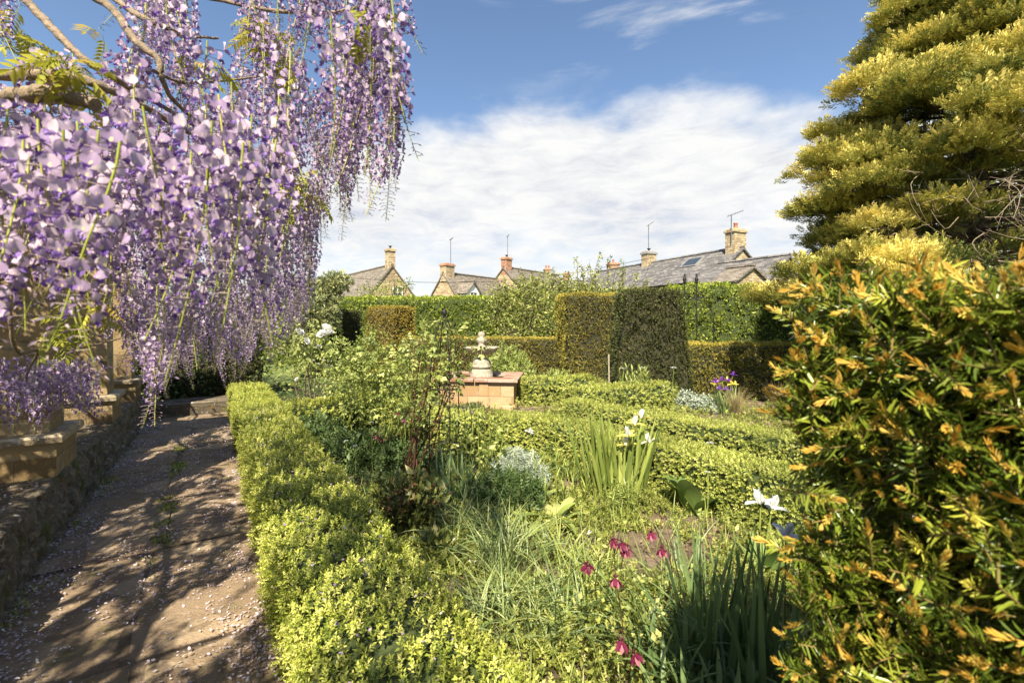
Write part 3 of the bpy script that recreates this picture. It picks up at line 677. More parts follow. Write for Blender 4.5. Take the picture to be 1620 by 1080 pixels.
tube(mb, curve(p, 60), .014, 5); o = mb.build('overhead_cable', M['iron']); tag(o, 'thin black overhead cable strung across in front of the cottages', 'cable')

# ================================================================== HEDGES
BG = 'low box hedges of the parterre'
H = .46
hedge('box_hedge', 'broad low box hedge running beside the stone path', 'hedge', BG, [uv(.1, .56), uv(1.6, .56), uv(5, .53), uv(10.2, .50)], .60, .45, 1350, SPR, .040, M['box'], M['boxin'], .06, .03, .8, jit=.06)
def pl(*a, z=H): return [gd(x, y, z) for x, y in a]
hedge('box_hedge', 'clipped box hedge branching off the path hedge towards the roses', 'hedge', BG, pl((455, 640), (520, 634), (580, 622)), .5, H, 800, SPRL, .055, M['box'], M['boxin'], .1, .03, .7)
hedge('box_hedge', 'long clipped box hedge in front of the fountain, behind the yellow irises', 'hedge', BG, pl((600, 618), (650, 640), (710, 652), (790, 655), (860, 660), (940, 676), (1040, 697), (1140, 720), (1290, 756)), .46, H, 1900, SPRL, .035, M['boxfar'], M['boxin'], .05, .012, .4)
hedge('box_hedge', 'clipped box hedge right of the fountain, in front of the purple irises', 'hedge', BG, pl((900, 632), (960, 643), (1060, 659), (1160, 675), (1290, 698)), .42, H, 1700, SPRL, .036, M['boxfar'], M['boxin'], .05, .012, .4)
hedge('box_hedge', 'short box hedge just behind the right end of the fountain', 'hedge', BG, pl((828, 603), (932, 599)), .5, .5, 700, SPRL, .055, M['boxfar'], M['boxin'], .1, .03, .7)
hedge('box_hedge', 'box hedge in front of the yew wall, right of the fountain', 'hedge', BG, pl((905, 617), (980, 612), (1050, 606)), .6, H, 700, SPRL, .055, M['boxfar'], M['boxin'], .1, .03, .7)
hedge('box_hedge', 'box hedge left of the fountain, behind the leafy rose stems', 'hedge', BG, pl((560, 602), (640, 600), (692, 597)), .6, H, 700, SPRL, .055, M['box'], M['boxin'], .1, .03, .7)

YG = 'clipped yew hedges'
YS = .05
hedge('yew_hedge', 'low clipped yew hedge behind the fountain with orange new growth on top', 'hedge', YG, [at(640, 512, 14.4), at(905, 512, 13.6)], .9, 1.17, 620, TUF, YS, M['yewtrim'], M['yewin'], .1, .035, .7, toprnd=.35)
hedge('yew_hedge', 'low clipped yew hedge at the right, partly in the shade of the conifer', 'hedge', YG, [at(1015, 512, 9.95), at(1420, 512, 9.95)], .9, 1.17, 800, TUF, YS*.95, M['yewtrim'], M['yewin'], .08, .035, .7, toprnd=.3)
hedge('yew_block', 'tall square clipped yew with golden face, left half of the yew pair', 'clipped yew', None, [at(887, 512, 13.0), at(1010, 512, 13.2)], 1.5, 2.42, 560, TUF, YS, M['yewtrim'], M['yewin'], .15, .045, .7, batter=.06, toprnd=.3)
hedge('yew_buttress', 'tall dark tapering yew buttress standing taller than the low yew hedges', 'clipped yew', None, [np.array([2.90, 9.36, 0]), np.array([2.98, 10.6, 0])], 1.16, 2.30, 700, TUF, YS, M['yewdark'], M['yewin'], .10, .045, .7, batter=.26)
hedge('yew_topiary', 'rounded golden yew topiary block in front of the beech hedge', 'topiary', None, [at(597, 512, 15.2), at(640, 512, 14.6)], 1.0, 2.15, 600, TUF, YS, M['yewgold'], M['yewin'], .28, .03, .7, batter=.05)
hedge('yew_topiary', 'dark yew block left of the golden topiary', 'topiary', None, [at(505, 512, 15.6), at(558, 512, 15.2)], 1.0, 2.05, 550, TUF, YS, M['yewdark'], M['yewin'], .2, .03, .7, batter=.05)
hedge('yew_hedge', 'dark yew hedge added to darken the far end of the stone path', 'hedge', YG, [uv(11.0, -2.2), uv(11.0, .75)], .8, 1.55, 700, TUF, .06, M['yewdark'], M['yewin'], .15, .05, .8)  # added to fill the path end with dark leaf colour
BL = [leafT(.55, .08, -.15, 0, rows=((0, .1), (.45, 1), (1, .05)))]
hedge('beech_hedge', 'tall fresh green beech hedge across the back left of the garden', 'hedge', 'tall beech hedges at the back', [at(395, 512, 19), at(610, 512, 18.6), at(830, 512, 18)], 1.3, 2.62, 560, BL, .085, M['beech'], M['boxin'], .2, .10, 1.1)
hedge('beech_hedge', 'tall mixed beech hedge behind the low yew at the right', 'hedge', 'tall beech hedges at the back', [at(1060, 512, 14.2), at(1250, 512, 14), at(1480, 512, 14)], 1.4, 2.75, 620, BL, .075, M['beech'], M['boxin'], .25, .14, 1.2)
hedge('mixed_hedge', 'loose green hedge closing the garden behind the apple tree', 'hedge', None, [at(800, 512, 20), at(1100, 512, 19)], 1.5, 2.9, 350, BL, .10, M['apple'], M['boxin'], .3, .16, 1.3)

# ================================================================== TREES AND SHRUBS
def limbs(mb, base, tips, r0, r1, bow=.15, sides=6, n=10, mat=0):
    outs = []
    for t in tips:
        t = np.asarray(t, float); mid = (base*.55+t*.45) + np.array([0, 0, bow*np.linalg.norm(t-base)]) + R.normal(size=3)*.06*np.linalg.norm(t-base)
        c = curve([base, mid, t], n); tube(mb, c, np.linspace(r0, r1, len(c)), sides, mat); outs.append(c)
    return outs
def leafy_tree(name, label, cat, base, blobs, nleaf, tpls, size, mleaf, mbark, group=None, r0=.09, shoots=(), up=.2):
    """trunk with limbs to each clump; leaves fill the clumps unevenly"""
    th = thing(name, label, cat, base, group); mb = MB(); base = np.asarray(base, float)
    ct = np.mean([b[0] for b in blobs], 0); fork = base + (np.r_[ct[:2], base[2]]-base)*.3 + np.array([0, 0, max(.4, (ct[2]-base[2])*.45)])
    tube(mb, curve([base, (base+fork)/2+R.normal(size=3)*.03, fork], 8), np.linspace(r0, r0*.7, 8), 8)
    limbs(mb, fork, [b[0] for b in blobs], r0*.6, r0*.15)
    L = MB(); tot = sum(np.prod(b[1]) for b in blobs)
    for c, rad in blobs:
        k = int(nleaf*np.prod(rad)/tot); d = rdir(k); rr = R.random(k)**.42
        P = np.asarray(c)+d*rr[:, None]*np.asarray(rad); P = P + .18*np.min(rad)*np.stack([wob(P, 4/np.max(rad), q) for q in (0, 3, 7)], -1)
        keep = wob(P, 2.6/np.max(rad), 11)+.35*R.random(k) > -.35; P, d = P[keep], d[keep]
        for q in range(0, len(P), 14): 
            tw = P[q]; s_ = np.asarray(c)+(tw-np.asarray(c))*.5; tube(mb, [s_, tw], [r0*.1, r0*.04], 4, cap=False)
        scatter(L, tpls, P, nrm(d+R.normal(size=P.shape)*.8+np.array([0, 0, up])), size*(.7+.6*R.random(len(P))), np.clip(.45+.25*R.normal(size=len(P)), 0, 1))
    for s0, s1, k in shoots:
        s0, s1 = np.asarray(s0, float), np.asarray(s1, float); c = curve([s0, (s0+s1)/2+R.normal(size=3)*.08, s1], 10); tube(mb, c, np.linspace(.02, .006, len(c)), 4)
        t = R.random(k); P = s0+(s1-s0)*t[:, None]+R.normal(size=(k, 3))*.05
        scatter(L, tpls, P, nrm(R.normal(size=(k, 3))+np.array([0, 0, .6])), size*(.7+.6*R.random(k)))
    L.build('crown', mleaf, th); mb.build('trunk', mbark, th); return th
LF = [leafT(.5, .1, -.2, 0, rows=((0, .1), (.45, 1), (1, .05)))]
S3 = [sprigT(6, 1, .5, .55)]
b0 = at(832, 512, 17)*np.array([1, 1, 0])
leafy_tree('apple_tree', 'leafy apple tree behind the fountain, in front of the cottages', 'tree', b0,
  [(at(800, 500, 17), (.95, .8, .95)), (at(845, 492, 16.6), (.95, .8, 1.1)), (at(880, 500, 17), (.8, .8, .9)), (at(835, 462, 17.2), (.85, .7, .55)), (at(795, 470, 17.3), (.55, .5, .45)), (at(878, 455, 17), (.5, .5, .5)), (at(858, 445, 17.2), (.6, .5, .4)), (at(828, 448, 17.1), (.5, .4, .35)), (at(893, 450, 17.2), (.5, .4, .45)), (at(785, 462, 17.3), (.5, .4, .4)), (at(840, 525, 16.4), (1.3, .6, .6))], 7600, LF, .105, M['apple'], M['bark'], 'trees behind the hedges',
  shoots=[(at(x, 460, 17), at(x+dx, y, 17), 45) for x, dx, y in ((800, -4, 440), (822, 3, 428), (850, 5, 432), (870, 6, 425), (885, 8, 434))])
b0 = at(935, 512, 18)*np.array([1, 1, 0])
leafy_tree('fruit_tree', 'young fruit tree with upright bare-tipped shoots above the tall yew', 'tree', b0,
  [(at(915, 470, 18), (.7, .6, .5)), (at(945, 462, 18), (.7, .6, .5)), (at(980, 466, 18), (.6, .5, .4)), (at(905, 462, 18), (.7, .5, .5)), (at(1000, 470, 18), (.5, .5, .4))], 2200, LF, .11, M['apple'], M['bark'], 'trees behind the hedges',
  shoots=[(at(x, 470, 18), at(x+dx, y, 18), 62) for x, dx, y in ((912, 0, 405), (975, 12, 422), (930, -10, 418), (905, -6, 432), (920, 2, 424), (932, 12, 426), (946, 4, 398), (958, 8, 402), (968, 14, 408), (985, 2, 414), (1000, 8, 434), (900, -10, 448), (1012, 14, 440), (940, -8, 415))])
b0 = at(612, 512, 22)*np.array([1, 1, 0])
leafy_tree('young_tree', 'slight leafy tree before the gable of the left cottage', 'tree', b0,
  [(at(600, 464, 22), (.55, .5, .45)), (at(622, 458, 22), (.6, .5, .5)), (at(640, 452, 22), (.45, .4, .35)), (at(575, 463, 22), (.45, .4, .35))], 900, LF, .10, M['apple'], M['bark'], 'trees behind the hedges',
  shoots=[(at(x, 465, 22), at(x+dx, y, 22), 16) for x, dx, y in ((585, -4, 444), (622, 1, 436), (640, 10, 437), (600, 0, 446))])
b0 = at(1262, 512, 13)*np.array([1, 1, 0])
leafy_tree('laburnum_tree', 'bright yellow tree glimpsed through the golden conifer', 'tree', at(1390, 512, 11)*np.array([1, 1, 0]),
  [(at(1370, 325, 11.5), (1.0, .6, 1.0)), (at(1345, 360, 11.5), (.8, .5, .6)), (at(1400, 395, 11.5), (.9, .5, .6))], 2200, LF, .13, M['labur'], M['bark'])
# grey green conifer shrub behind the wisteria
leafy_tree('conifer_shrub', 'grey green feathery conifer shrub left of the dark yew block', 'shrub', at(490, 512, 13.5)*np.array([1, 1, 0]),
  [(at(485, 490, 13.5), (.7, .6, .9)), (at(505, 500, 13.3), (.6, .5, .7)), (at(530, 448, 13.8), (.5, .4, .35)), (at(512, 465, 13.6), (.5, .4, .4)), (at(470, 520, 13.3), (.7, .5, .8))], 5200, TUF, .13, M['greyfir'], M['bark'], up=.6)
# dark evergreens at the end of the path
leafy_tree('evergreen_shrub', 'dark evergreen shrub behind the step at the end of the path', 'shrub', uv(10.9, -.5, 0),
  [(uv(10.9, -.7, .7), (.8, .8, .8)), (uv(11.2, .3, .9), (.9, .8, .9)), (uv(11.4, -1.3, 1.2), (.9, .8, 1.1)), (uv(11.6, -.3, 1.7), (1.1, .9, .8))], 6500, LF, .075, M['dkleaf'], M['bark'])
leafy_tree('evergreen_tree', 'tall dark evergreen tree closing the view behind the wisteria curtain', 'tree', uv(14, -2.5, 0),
  [(uv(13.6, -2.8, 2.2), (1.7, 1.4, 1.8)), (uv(14, -1, 1.6), (1.6, 1.2, 1.6)), (uv(13.6, .6, 1.2), (1.3, 1.1, 1.2)), (uv(14, -4.6, 2.0), (1.8, 1.5, 2.0))], 7000, LF, .13, M['rose'], M['bark'])

# golden conifer at the right
def conifer():
    base = np.array([7.55, 7.4, 0]); th = thing('golden_conifer', 'large golden conifer with feathery drooping sprays and dead twigs inside', 'tree', base)
    tb = MB(); tube(tb, curve([base, base+[.1, .05, 3], base+[0, 0, 6], base+[.05, 0, 10]], 20), np.linspace(.2, .03, 20), 9); tube(tb, curve([base+[.5, -.2, 0], base+[.75, -.3, 2.6], base+[1.0, -.3, 6.5]], 12), np.linspace(.13, .03, 12), 8)
    S = []
    for q in range(6):          # a flat feathery spray along +Y
        mb = MB(); P, D, rn = [], [], []
        for k in range(10):
            t = .05+.92*k/9
            for s_ in (-1, 1):
                ln = .50*(1-.7*t)+.10
                for w in (.35, .7, 1.0):
                    P.append([s_*ln*w*.6, t+ln*w*.5, R.normal()*.06]); D.append([s_*.6+R.normal()*.35, .8, .25+R.normal()*.5]); rn.append(-.24+.30*w+.22*t)
        X, Y, Z = frames(np.array(D)); mb.inst(diamond(.36, .05, .05), np.array(P), X, Y, Z, .17+.09*R.random(len(P)), rnd=np.array(rn)-.1); S.append(mb.tpl())
    L, tw = MB(), tb
    prof = lambda z: np.interp(z, [1.0, 1.7, 2.5, 2.95, 3.25, 3.7, 4.7, 5.6, 6.5, 8, 10], [2.2, 2.5, 2.55, 2.2, 1.8, 2.3, 1.95, 1.5, 1.12, .8, .1])
    zz = np.linspace(1.05, 9.8, 27); k = 0
    for z in zz:
        rad = prof(z); nbr = int(5+7.5*rad); z0_ = z
        for a in range(nbr):
            k += 1; z = max(1.05, z0_+R.normal()*.20); rad = prof(z); az = k*2.39996+R.normal()*.12; d = np.array([math.cos(az), math.sin(az), 0]); side = np.array([-d[1], d[0], 0])
            front = -d[1]*.85 - d[0]*.2
            if d[1] > .35 and k % 2 and z < 6.5: continue                    # thinner at the back
            if z < 2.05 and d[0] < -.3: continue
            bare = (z < 4.15 and d[0] > -.80+.12*(z > 3.4) and d[1] < .35)
            ln = rad*(.78+.34*R.random()); rise = -.10+.30*min(1, z/8); o_ = base+[0, 0, z-.1]
            tip = o_+d*ln+[0, 0, ln*rise]; c = curve([o_, o_+d*ln*.5+[0, 0, ln*rise*.3], tip], 10)
            tube(tw, c, np.linspace(.03, .007, len(c)), 4, cap=False)
            if bare and R.random() < .93: continue
            for t, cr in ((1.0, .34), (.80, .36), (.60, .30)):
                if t < .7 and R.random() < .35: continue
                cc = o_+(tip-o_)*t+[0, 0, ln*rise*.1*(1-t)]+R.normal(size=3)*.10; cr = cr*(.75+.5*R.random())*(1 if z < 7.5 else .7)
                n = int(430*cr*cr*(1.0 if front > -.5 else .6)); e = rdir(n); e[:, 2] = np.where(e[:, 2] < -.25, -e[:, 2]*.6, e[:, 2]); e = nrm(e+d*.35)
                rr = .55+.5*R.random(n); P = cc+e*rr[:, None]*cr*np.array([1.1, 1.1, .58])
                dd = nrm(e*.9+d*.5+np.array([0, 0, .30])+R.normal(size=(n, 3))*.25)
                X, Y, Z = frames(dd, R.normal(size=n)*.5); tone = .38+.42*np.clip(e[:, 2], -.3, 1)+.12*(t-.8)/.2+.10*R.normal(size=n)+.10*R.normal()  # gold tips, plus top light put into the tone of each clump
                q = R.integers(0, 6, n)
                for j_ in range(6):
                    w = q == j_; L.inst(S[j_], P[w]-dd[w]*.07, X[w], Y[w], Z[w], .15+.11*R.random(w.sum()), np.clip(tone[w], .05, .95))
    dead = MB()          # dead twigs inside, low on the near side
    for k in range(760):
        z = 1.2+2.9*R.random()**1.15; az = math.radians(R.uniform(200, 345)); rr = R.uniform(.3, 2.3)
        p0 = base+np.array([math.cos(az)*rr, math.sin(az)*rr, z]); d = nrm(np.array([math.cos(az), math.sin(az), .05])+R.normal(size=3)*.65); ln = R.uniform(.25, .85)
        p2 = p0+d*ln+[0, 0, -.15*ln]; tube(dead, curve([p0, (p0+p2)/2+R.normal(size=3)*.09, p2], 6), np.linspace(.008, .003, 6), 4, cap=False)
        for _ in range(3):
            s_ = p0+(p2-p0)*R.uniform(.2, .95); e_ = s_+nrm(d+R.normal(size=3)*.8)*ln*.45; tube(dead, [s_, (s_+e_)/2+R.normal(size=3)*.02, e_], [.004, .002], 3, cap=False)
    L.build('crown', M['gold'], th); tb.build('trunk', M['bark'], th); dead.build('dead_twigs', M['paletwig'], th)['kind'] = 'stuff'
conifer()
# dense greenery behind the conifer, so that its gaps show leaves
leafy_tree('bay_tree', 'dense green tree behind the dead twigs of the golden conifer', 'tree', np.array([9.5, 11.0, 0]),
  [(np.array([8.7, 10.6, 2.2]), (1.5, 1.2, 1.6)), (np.array([10.2, 11, 2.6]), (1.8, 1.2, 2.0)), (np.array([11.2, 9.8, 2.4]), (1.6, 1.3, 2.0)), (np.array([10.6, 10.2, 5.0]), (1.8, 1.3, 1.8)), (np.array([9.6, 9.6, 3.6]), (1.3, .9, 1.3))], 10000, LF, .15, M['apple'], M['bark'])

# ================================================================== IRONWORK
oc = gd(703, 782); th = thing('plant_obelisk', 'black iron plant obelisk holding up the leafy rose', 'plant support', oc)
mb = MB()
for k in range(4):
    an = .5+k*PI/2; d = np.array([math.cos(an), math.sin(an), 0]); c = [oc+d*.15, oc+d*.14+[0, 0, 1.0], oc+d*.11+[0, 0, 1.38], oc+d*.04+[0, 0, 1.62], oc+[0, 0, 1.68]]
    mbq = MB(); tube(mbq, curve(c, 24), .0055, 6); mbq.build('leg', M['iron'], th)
for z_, r_ in ((1.0, .142), (.45, .147)):
    an = np.linspace(0, 2*PI, 33); mbq = MB(); tube(mbq, oc+np.stack([r_*np.cos(an), r_*np.sin(an), 0*an+z_], -1), .005, 5, cap=False); mbq.build('ring', M['iron'], th)
mbq = MB(); lathe(mbq, oc+np.array([0, 0, 1.67]), [(.004, -.01), (.018, .01), (.024, .035), (.015, .06), (.0, .07)], 10); mbq.build('finial', M['iron'], th)
# wrought iron arch behind the yews
ac = at(1085, 512, 11.6); th = thing('iron_arch', 'wrought iron arch top with two finials behind the tall yew', 'arch', (ac[0], ac[1], 0))
for px in (1083, 1102):
    mb = MB(); p0 = at(px, 470, 11.6)*np.array([1, 1, 0]); p1 = at(px, 447, 11.6); tube(mb, [p0, p1], .013, 6); lathe(mb, p1, [(.03, -.02), (.045, .0), (.03, .03), (.05, .06), (.035, .12), (.015, .17), (.03, .2), (0, .24)], 10); mb.build('post', M['iron'], th)
for pts in ([(1083, 455), (1093, 451), (1102, 455)], [(1083, 462), (1095, 470), (1112, 478), (1124, 488), (1129, 505)], [(1102, 460), (1108, 466), (1120, 470), (1138, 476)], [(1083, 470), (1092, 474), (1100, 466), (1102, 458)], [(1085, 475), (1110, 470), (1125, 474)]):
    mb = MB(); tube(mb, curve([at(x, y, 11.6) for x, y in pts], 16), .012, 5); mb.build('scroll', M['iron'], th)
mb = MB(); p = at(964, 512, 8.9)*np.array([1, 1, 0]); tube(mb, [p, at(963, 560, 8.9)], .018, 5); o = mb.build('wooden_stake', M['wood']); tag(o, 'thin pale wooden stake standing before the dark yew buttress', 'stake')
mb = MB(); p = at(1129, 505, 12); tube(mb, [p*np.array([1, 1, 0]), p], .016, 5); o = mb.build('iron_post', M['iron']); tag(o, 'thin black post in front of the right beech hedge', 'post')

# ================================================================== BORDER PLANTS
def ring(c, r, n):
    a = R.random(n)*2*PI; q = np.sqrt(R.random(n))*r
    return np.asarray(c, float)+np.stack([q*np.cos(a), q*np.sin(a), 0*a], -1)
def tuft(mb, c, r, n, L, W, lean=(.05, .5), droop=(.2, 1.2), seg=7, mat_=0, az0=None, fold=.3):
    P = ring(c, r, n); az = R.random(n)*2*PI if az0 is None else az0[0]+R.normal(size=n)*az0[1]
    blades(mb, P, az, L*(.65+.5*R.random(n)), W*(.7+.5*R.random(n)), lean[0]+(lean[1]-lean[0])*R.random(n), droop[0]+(droop[1]-droop[0])*R.random(n), seg, fold, mat_, twist=R.normal(size=n)*.5)
def mound(mb, c, rad, n, tpls, size, up=.5, flat=1.0, holes=True):
    """leaves over a low uneven dome"""
    d = rdir(n); d[:, 2] = np.abs(d[:, 2]); rr = R.random(n)**.4
    P = np.asarray(c)+d*rr[:, None]*np.asarray(rad); P = P*1.0; P[:, 2] += .10*np.asarray(rad)[2]*wob(P, 6)
    if holes: k = wob(P, 7, 3) > -.55; P, d = P[k], d[k]
    n = len(P); scatter(mb, tpls, P, nrm(d*flat+R.normal(size=(n, 3))*.6+np.array([0, 0, up])), size*(.65+.7*R.random(n)), np.clip(.42+.25*R.normal(size=n), 0, 1))
def stems(mb, c, r, tips, rad=.004, mat_=0, bow=.03):
    for t in tips:
        p = ring(c, r, 1)[0]; t = np.asarray(t); tube(mb, curve([p, (p+t)/2+R.normal(size=3)*bow, t], 8), np.linspace(rad, rad*.6, 8), 5, mat_, cap=False)

# ---- flowers
def irisT(mats=(0, 1)):
    """three upright standards, three falls; +Z up; mats falls / standards"""
    mb = MB(); lf = leafT(.62, .12, .0, 0, rows=((0, .25), (.35, .75), (.7, 1), (.92, .7), (1, .2)))
    for k in range(3):
        a = k*2*PI/3; o = np.array([math.cos(a), math.sin(a), 0])
        P = np.array([o*.04]); n_ = 3
        blades(mb, P, a, 1.0, .55, .75, 1.7, 5, -.25, mats[0], np.array([.5]), 1.2, .65)
        blades(mb, P, a+PI/3, .85, .40, .25, -.15, 4, .4, mats[1], np.array([.6]), 1.0, .6)
        blades(mb, P, a, .45, .22, .8, .4, 3, .3, mats[1], np.array([.7]), 1.0, .6)
    return mb.tpl()
def aquiT():
    """nodding columbine: five petals with spurs, hanging along -Z"""
    mb = MB()
    for k in range(5):
        a = k*2*PI/5
        blades(mb, np.zeros((1, 3)), a, .85, .36, 2.0, .75, 4, .25, 0, np.array([.35+.1*R.random()]), 1, .5)
        blades(mb, np.zeros((1, 3)), a+PI/5, .8, .30, 2.55, .25, 4, .5, 0, np.array([.8]), 1, .6)
        blades(mb, np.zeros((1, 3)), a+PI/5, .5, .12, .9, -.6, 3, .4, 0, np.array([.2]), 1, .3)
    return mb.tpl()
def peonyT():
    mb = MB()
    for ring_, n, le, L, W in ((0, 6, 1.15, .55, .5), (1, 6, .8, .5, .45), (2, 5, .35, .42, .38)):
        a = np.arange(n)*2*PI/n+ring_*.5; blades(mb, np.zeros((n, 3)), a, L, W, le, .2-.5*ring_*.3, 4, .25, 0, .4+.5*R.random(n), 1, .65)
    return mb.tpl()
def umbelT(n=26):
    mb = MB(); P = []
    for k in range(n):
        r = math.sqrt((k+.5)/n)*.5; a = k*2.4; P.append([r*math.cos(a), r*math.sin(a), .12*(1-4*r*r)])
    P = np.array(P)
    for q in range(3):
        D = nrm(np.tile([0, 0, 1.], (n, 1))*.3+R.normal(size=(n, 3))); X, Y, Z = frames(D); mb.inst(diamond(.8, .1, 0), P, X, Y, Z, .13)
    return mb.tpl()
def globeT(n=60):
    mb = MB(); d = rdir(n); X, Y, Z = frames(d, R.random(n)*6); mb.inst(diamond(.45, .1, 0), d*.25, X, Y, Z, .28, R.random(n)-.5); return mb.tpl()
IR, AQ, PE, UM, GL = irisT(), aquiT(), peonyT(), umbelT(), globeT()
ID = lambda n, tilt=.2: frames_up(nrm(np.array([0, 0, 1.])+R.normal(size=(n, 3))*tilt))
def frames_up(Zd):
    a = R.random(len(Zd))*2*PI; h = np.stack([np.cos(a), np.sin(a), 0*a], -1); X = nrm(h-Zd*np.sum(h*Zd, 1)[:, None]); return X, np.cross(Zd, X), Zd
def flower(parent, T, p, size, mats, name='flower', tilt=.2, zdir=None):
    mb = MB(); Zd = nrm(np.array([zdir], float)) if zdir is not None else nrm(np.array([0, 0, 1.])+R.normal(size=(1, 3))*tilt)
    X, Y, Z = frames_up(Zd); mb.inst(T, np.asarray(p, float)[None], X, Y, Z, size, np.array([R.random()*.3])); return mb.build(name, mats, parent)

# ground cover: a sea of small leaves between the clumps
def cover(name, label, mleaf, n, fn, tpls, size, hgt):
    P = fn(n); dn = wob(P*np.array([1, 1, 0]), 2.2, 4)+.6*wob(P*np.array([1, 1, 0]), 6, 1); P = P[dn+R.normal(size=len(P))*.25 > -.25]; bare = np.linalg.norm(P[:, :2]-np.array([.98, 3.15]), axis=1); P = P[bare+.12*wob(P, 9) > .36]
    n = len(P); h = hgt*(.5+.5*wob(P*np.array([1, 1, 0]), 3, 8)); P[:, 2] = np.maximum(.004, R.random(n)**.7*np.maximum(h, .02))
    mb = MB(); scatter(mb, tpls, P, nrm(R.normal(size=(n, 3))*.8+np.array([0, 0, .9])), size*(.5+.8*R.random(n)), np.clip(.42+.28*R.normal(size=n), 0, 1))
    o = mb.build(name, mleaf); tag(o, label, 'ground cover', None, 'stuff'); return o
def in_uv(u0, u1, v0, v1):
    return lambda n: np.array([[UX, UY, 0]])*R.uniform(u0, u1, n)[:, None]+np.array([[VX, VY, 0]])*R.uniform(v0, v1, n)[:, None]
cover('ground_cover', 'low mixed green leaves covering the soil between the garden plants', M['cover'], 40000, in_uv(-.2, 4.2, .9, 3.4), LF+SPRL[:2], .042, .20)
cover('bed_foliage', 'low green leaves under the roses and round the fountain', M['dkleaf'], 26000, in_uv(3.4, 12.5, .85, 4.2), LF+SPRL[:2], .055, .22)
cover('bed_foliage_far', 'low green leaves in front of the yew hedges', M['cover'], 14000, in_uv(1, 9, 4.6, 8.6), LF+SPRL[:2], .07, .22)
bpy.data.objects['bed_foliage_far'].name = 'far_bed_foliage'
# thin grassy bits
mb = MB(); P = in_uv(-.2, 4.2, .9, 3.6)(1500); blades(mb, P, R.random(1500)*6.3, .10+.2*R.random(1500), .004+.004*R.random(1500), .1+.6*R.random(1500), 1.0*R.random(1500), 5)
o = mb.build('fine_grass', M['iris']); tag(o, 'fine grassy blades scattered between the border plants', 'grass', None, 'stuff')
mb = MB(); P = in_uv(-.5, 4.6, .85, 3.4)(4200); P[:, 2] = .012+.02*R.random(len(P)); scatter(mb, [diamond(.6, .15, .2)], P, nrm(R.normal(size=(len(P), 3))*np.array([1, 1, .35])), .022*(.4+R.random(len(P))))
o = mb.build('dry_leaf_litter', M['hellefl']); tag(o, 'dry brown leaf litter lying on the garden soil', 'leaf litter', None, 'stuff')

GR = 'clumps of arching blue green blades'
for (px, py, n, L), lab in zip(((800, 905, 210, .50), (870, 1010, 150, .42), (735, 860, 130, .46), (790, 1000, 140, .42)), ('largest arching blue green clump spilling over the path hedge', 'blue green clump nearest the crimson columbines', 'blue green clump beside the bronze hellebore', 'low blue green clump leaning on the pale box shoots in front')):
    c = gd(px, py); th = thing('grassy_clump', lab, 'plant', c, GR); mb = MB(); tuft(mb, c, .17, n, L, .008, (.05, .7), (.6, 1.9), 9, fold=.4); mb.build('blades', M['chive'], th)

# yellow and white iris clump in the middle
c = gd(975, 792); th = thing('iris_clump', 'tall iris clump with cream and yellow flowers in the middle of the bed', 'iris', c)
mb = MB(); n = 95; P = ring(c, .22, n); P[:, :2] = c[:2]+(P[:, :2]-c[:2])*np.array([1.2, .7]); az = np.where(P[:, 0] < c[0]+.05, PI, 0)+R.normal(size=n)*1.0
blades(mb, P, az, .54+.36*R.random(n), .026+.014*R.random(n), .02+.30*R.random(n)**1.4, .02+.25*R.random(n)**1.5, 6, .15, twist=R.normal(size=n)*.8, belly=.25); mb.build('leaves', M['iris'], th)
fl = [at(1013, 662, 4.1), at(1003, 672, 4.0), at(995, 690, 3.95), at(1028, 700, 4.05), at(992, 706, 4.0)]
mb = MB(); stems(mb, c+np.array([.06, 0, 0]), .08, [f-np.array([0, 0, .02]) for f in fl], .006); mb.build('stem', M['stem'], th)
for f in fl: flower(th, IR, f, .108, [M['cream'] if R.random() < .4 else M['yellow'], M['white']])
# feathery skirt under it
c2 = gd(985, 815); th = thing('feathery_plant', 'fine leaved green plant at the foot of the yellow irises', 'plant', c2); mb = MB()
for s in ring(c2, .12, 26): 
    p1 = s+np.array([R.normal()*.05, R.normal()*.05, .16+.14*R.random()]); tube(mb, [s, p1], .003, 4, cap=False); k = 26
    P = s+(p1-s)*R.random(k)[:, None]; scatter(mb, [diamond(.12, .02, -.1)], P, nrm(rdir(k)+np.array([0, 0, .5])), .075)
mb.build('foliage', M['iris'], th)

# big leaved plant
def bigleaf(name, label, c, n, L, W, mleaf, group=None, lean=(.3, .9), droop=(.2, .8), cat='plant'):
    th = thing(name, label, cat, c, group)
    for k in range(n):
        mb = MB(); blades(mb, ring(c, .05, 1), k*2.4+R.normal()*.3, L*(.7+.4*R.random()), W*(.8+.4*R.random()), R.uniform(*lean), R.uniform(*droop), 9, .22, 0, belly=.5, twist=R.normal()*.3); mb.build('leaf', mleaf, th)
    return th
bigleaf('comfrey_plant', 'plant with big oval leaves beside the yellow irises, before the box hedge', gd(1100, 815), 10, .44, .17, M['comfrey'], lean=(.35, .95), droop=(.1, .6))
bigleaf('broad_leaved_plant', 'pale broad leaved plant collapsing outwards, left of the yellow irises', gd(880, 838), 12, .36, .075, M['broad'], lean=(.3, 1.1), droop=(.5, 1.8))
bigleaf('broad_leaved_plant', 'small pale broad leaved plant behind the crimson columbines', gd(850, 800), 8, .30, .06, M['broad'], lean=(.2, .9), droop=(.3, 1.5))
bigleaf('broad_leaved_plant', 'single low clump of wide green leaves by the shaded irises', gd(1205, 905), 8, .26, .08, M['comfrey'])
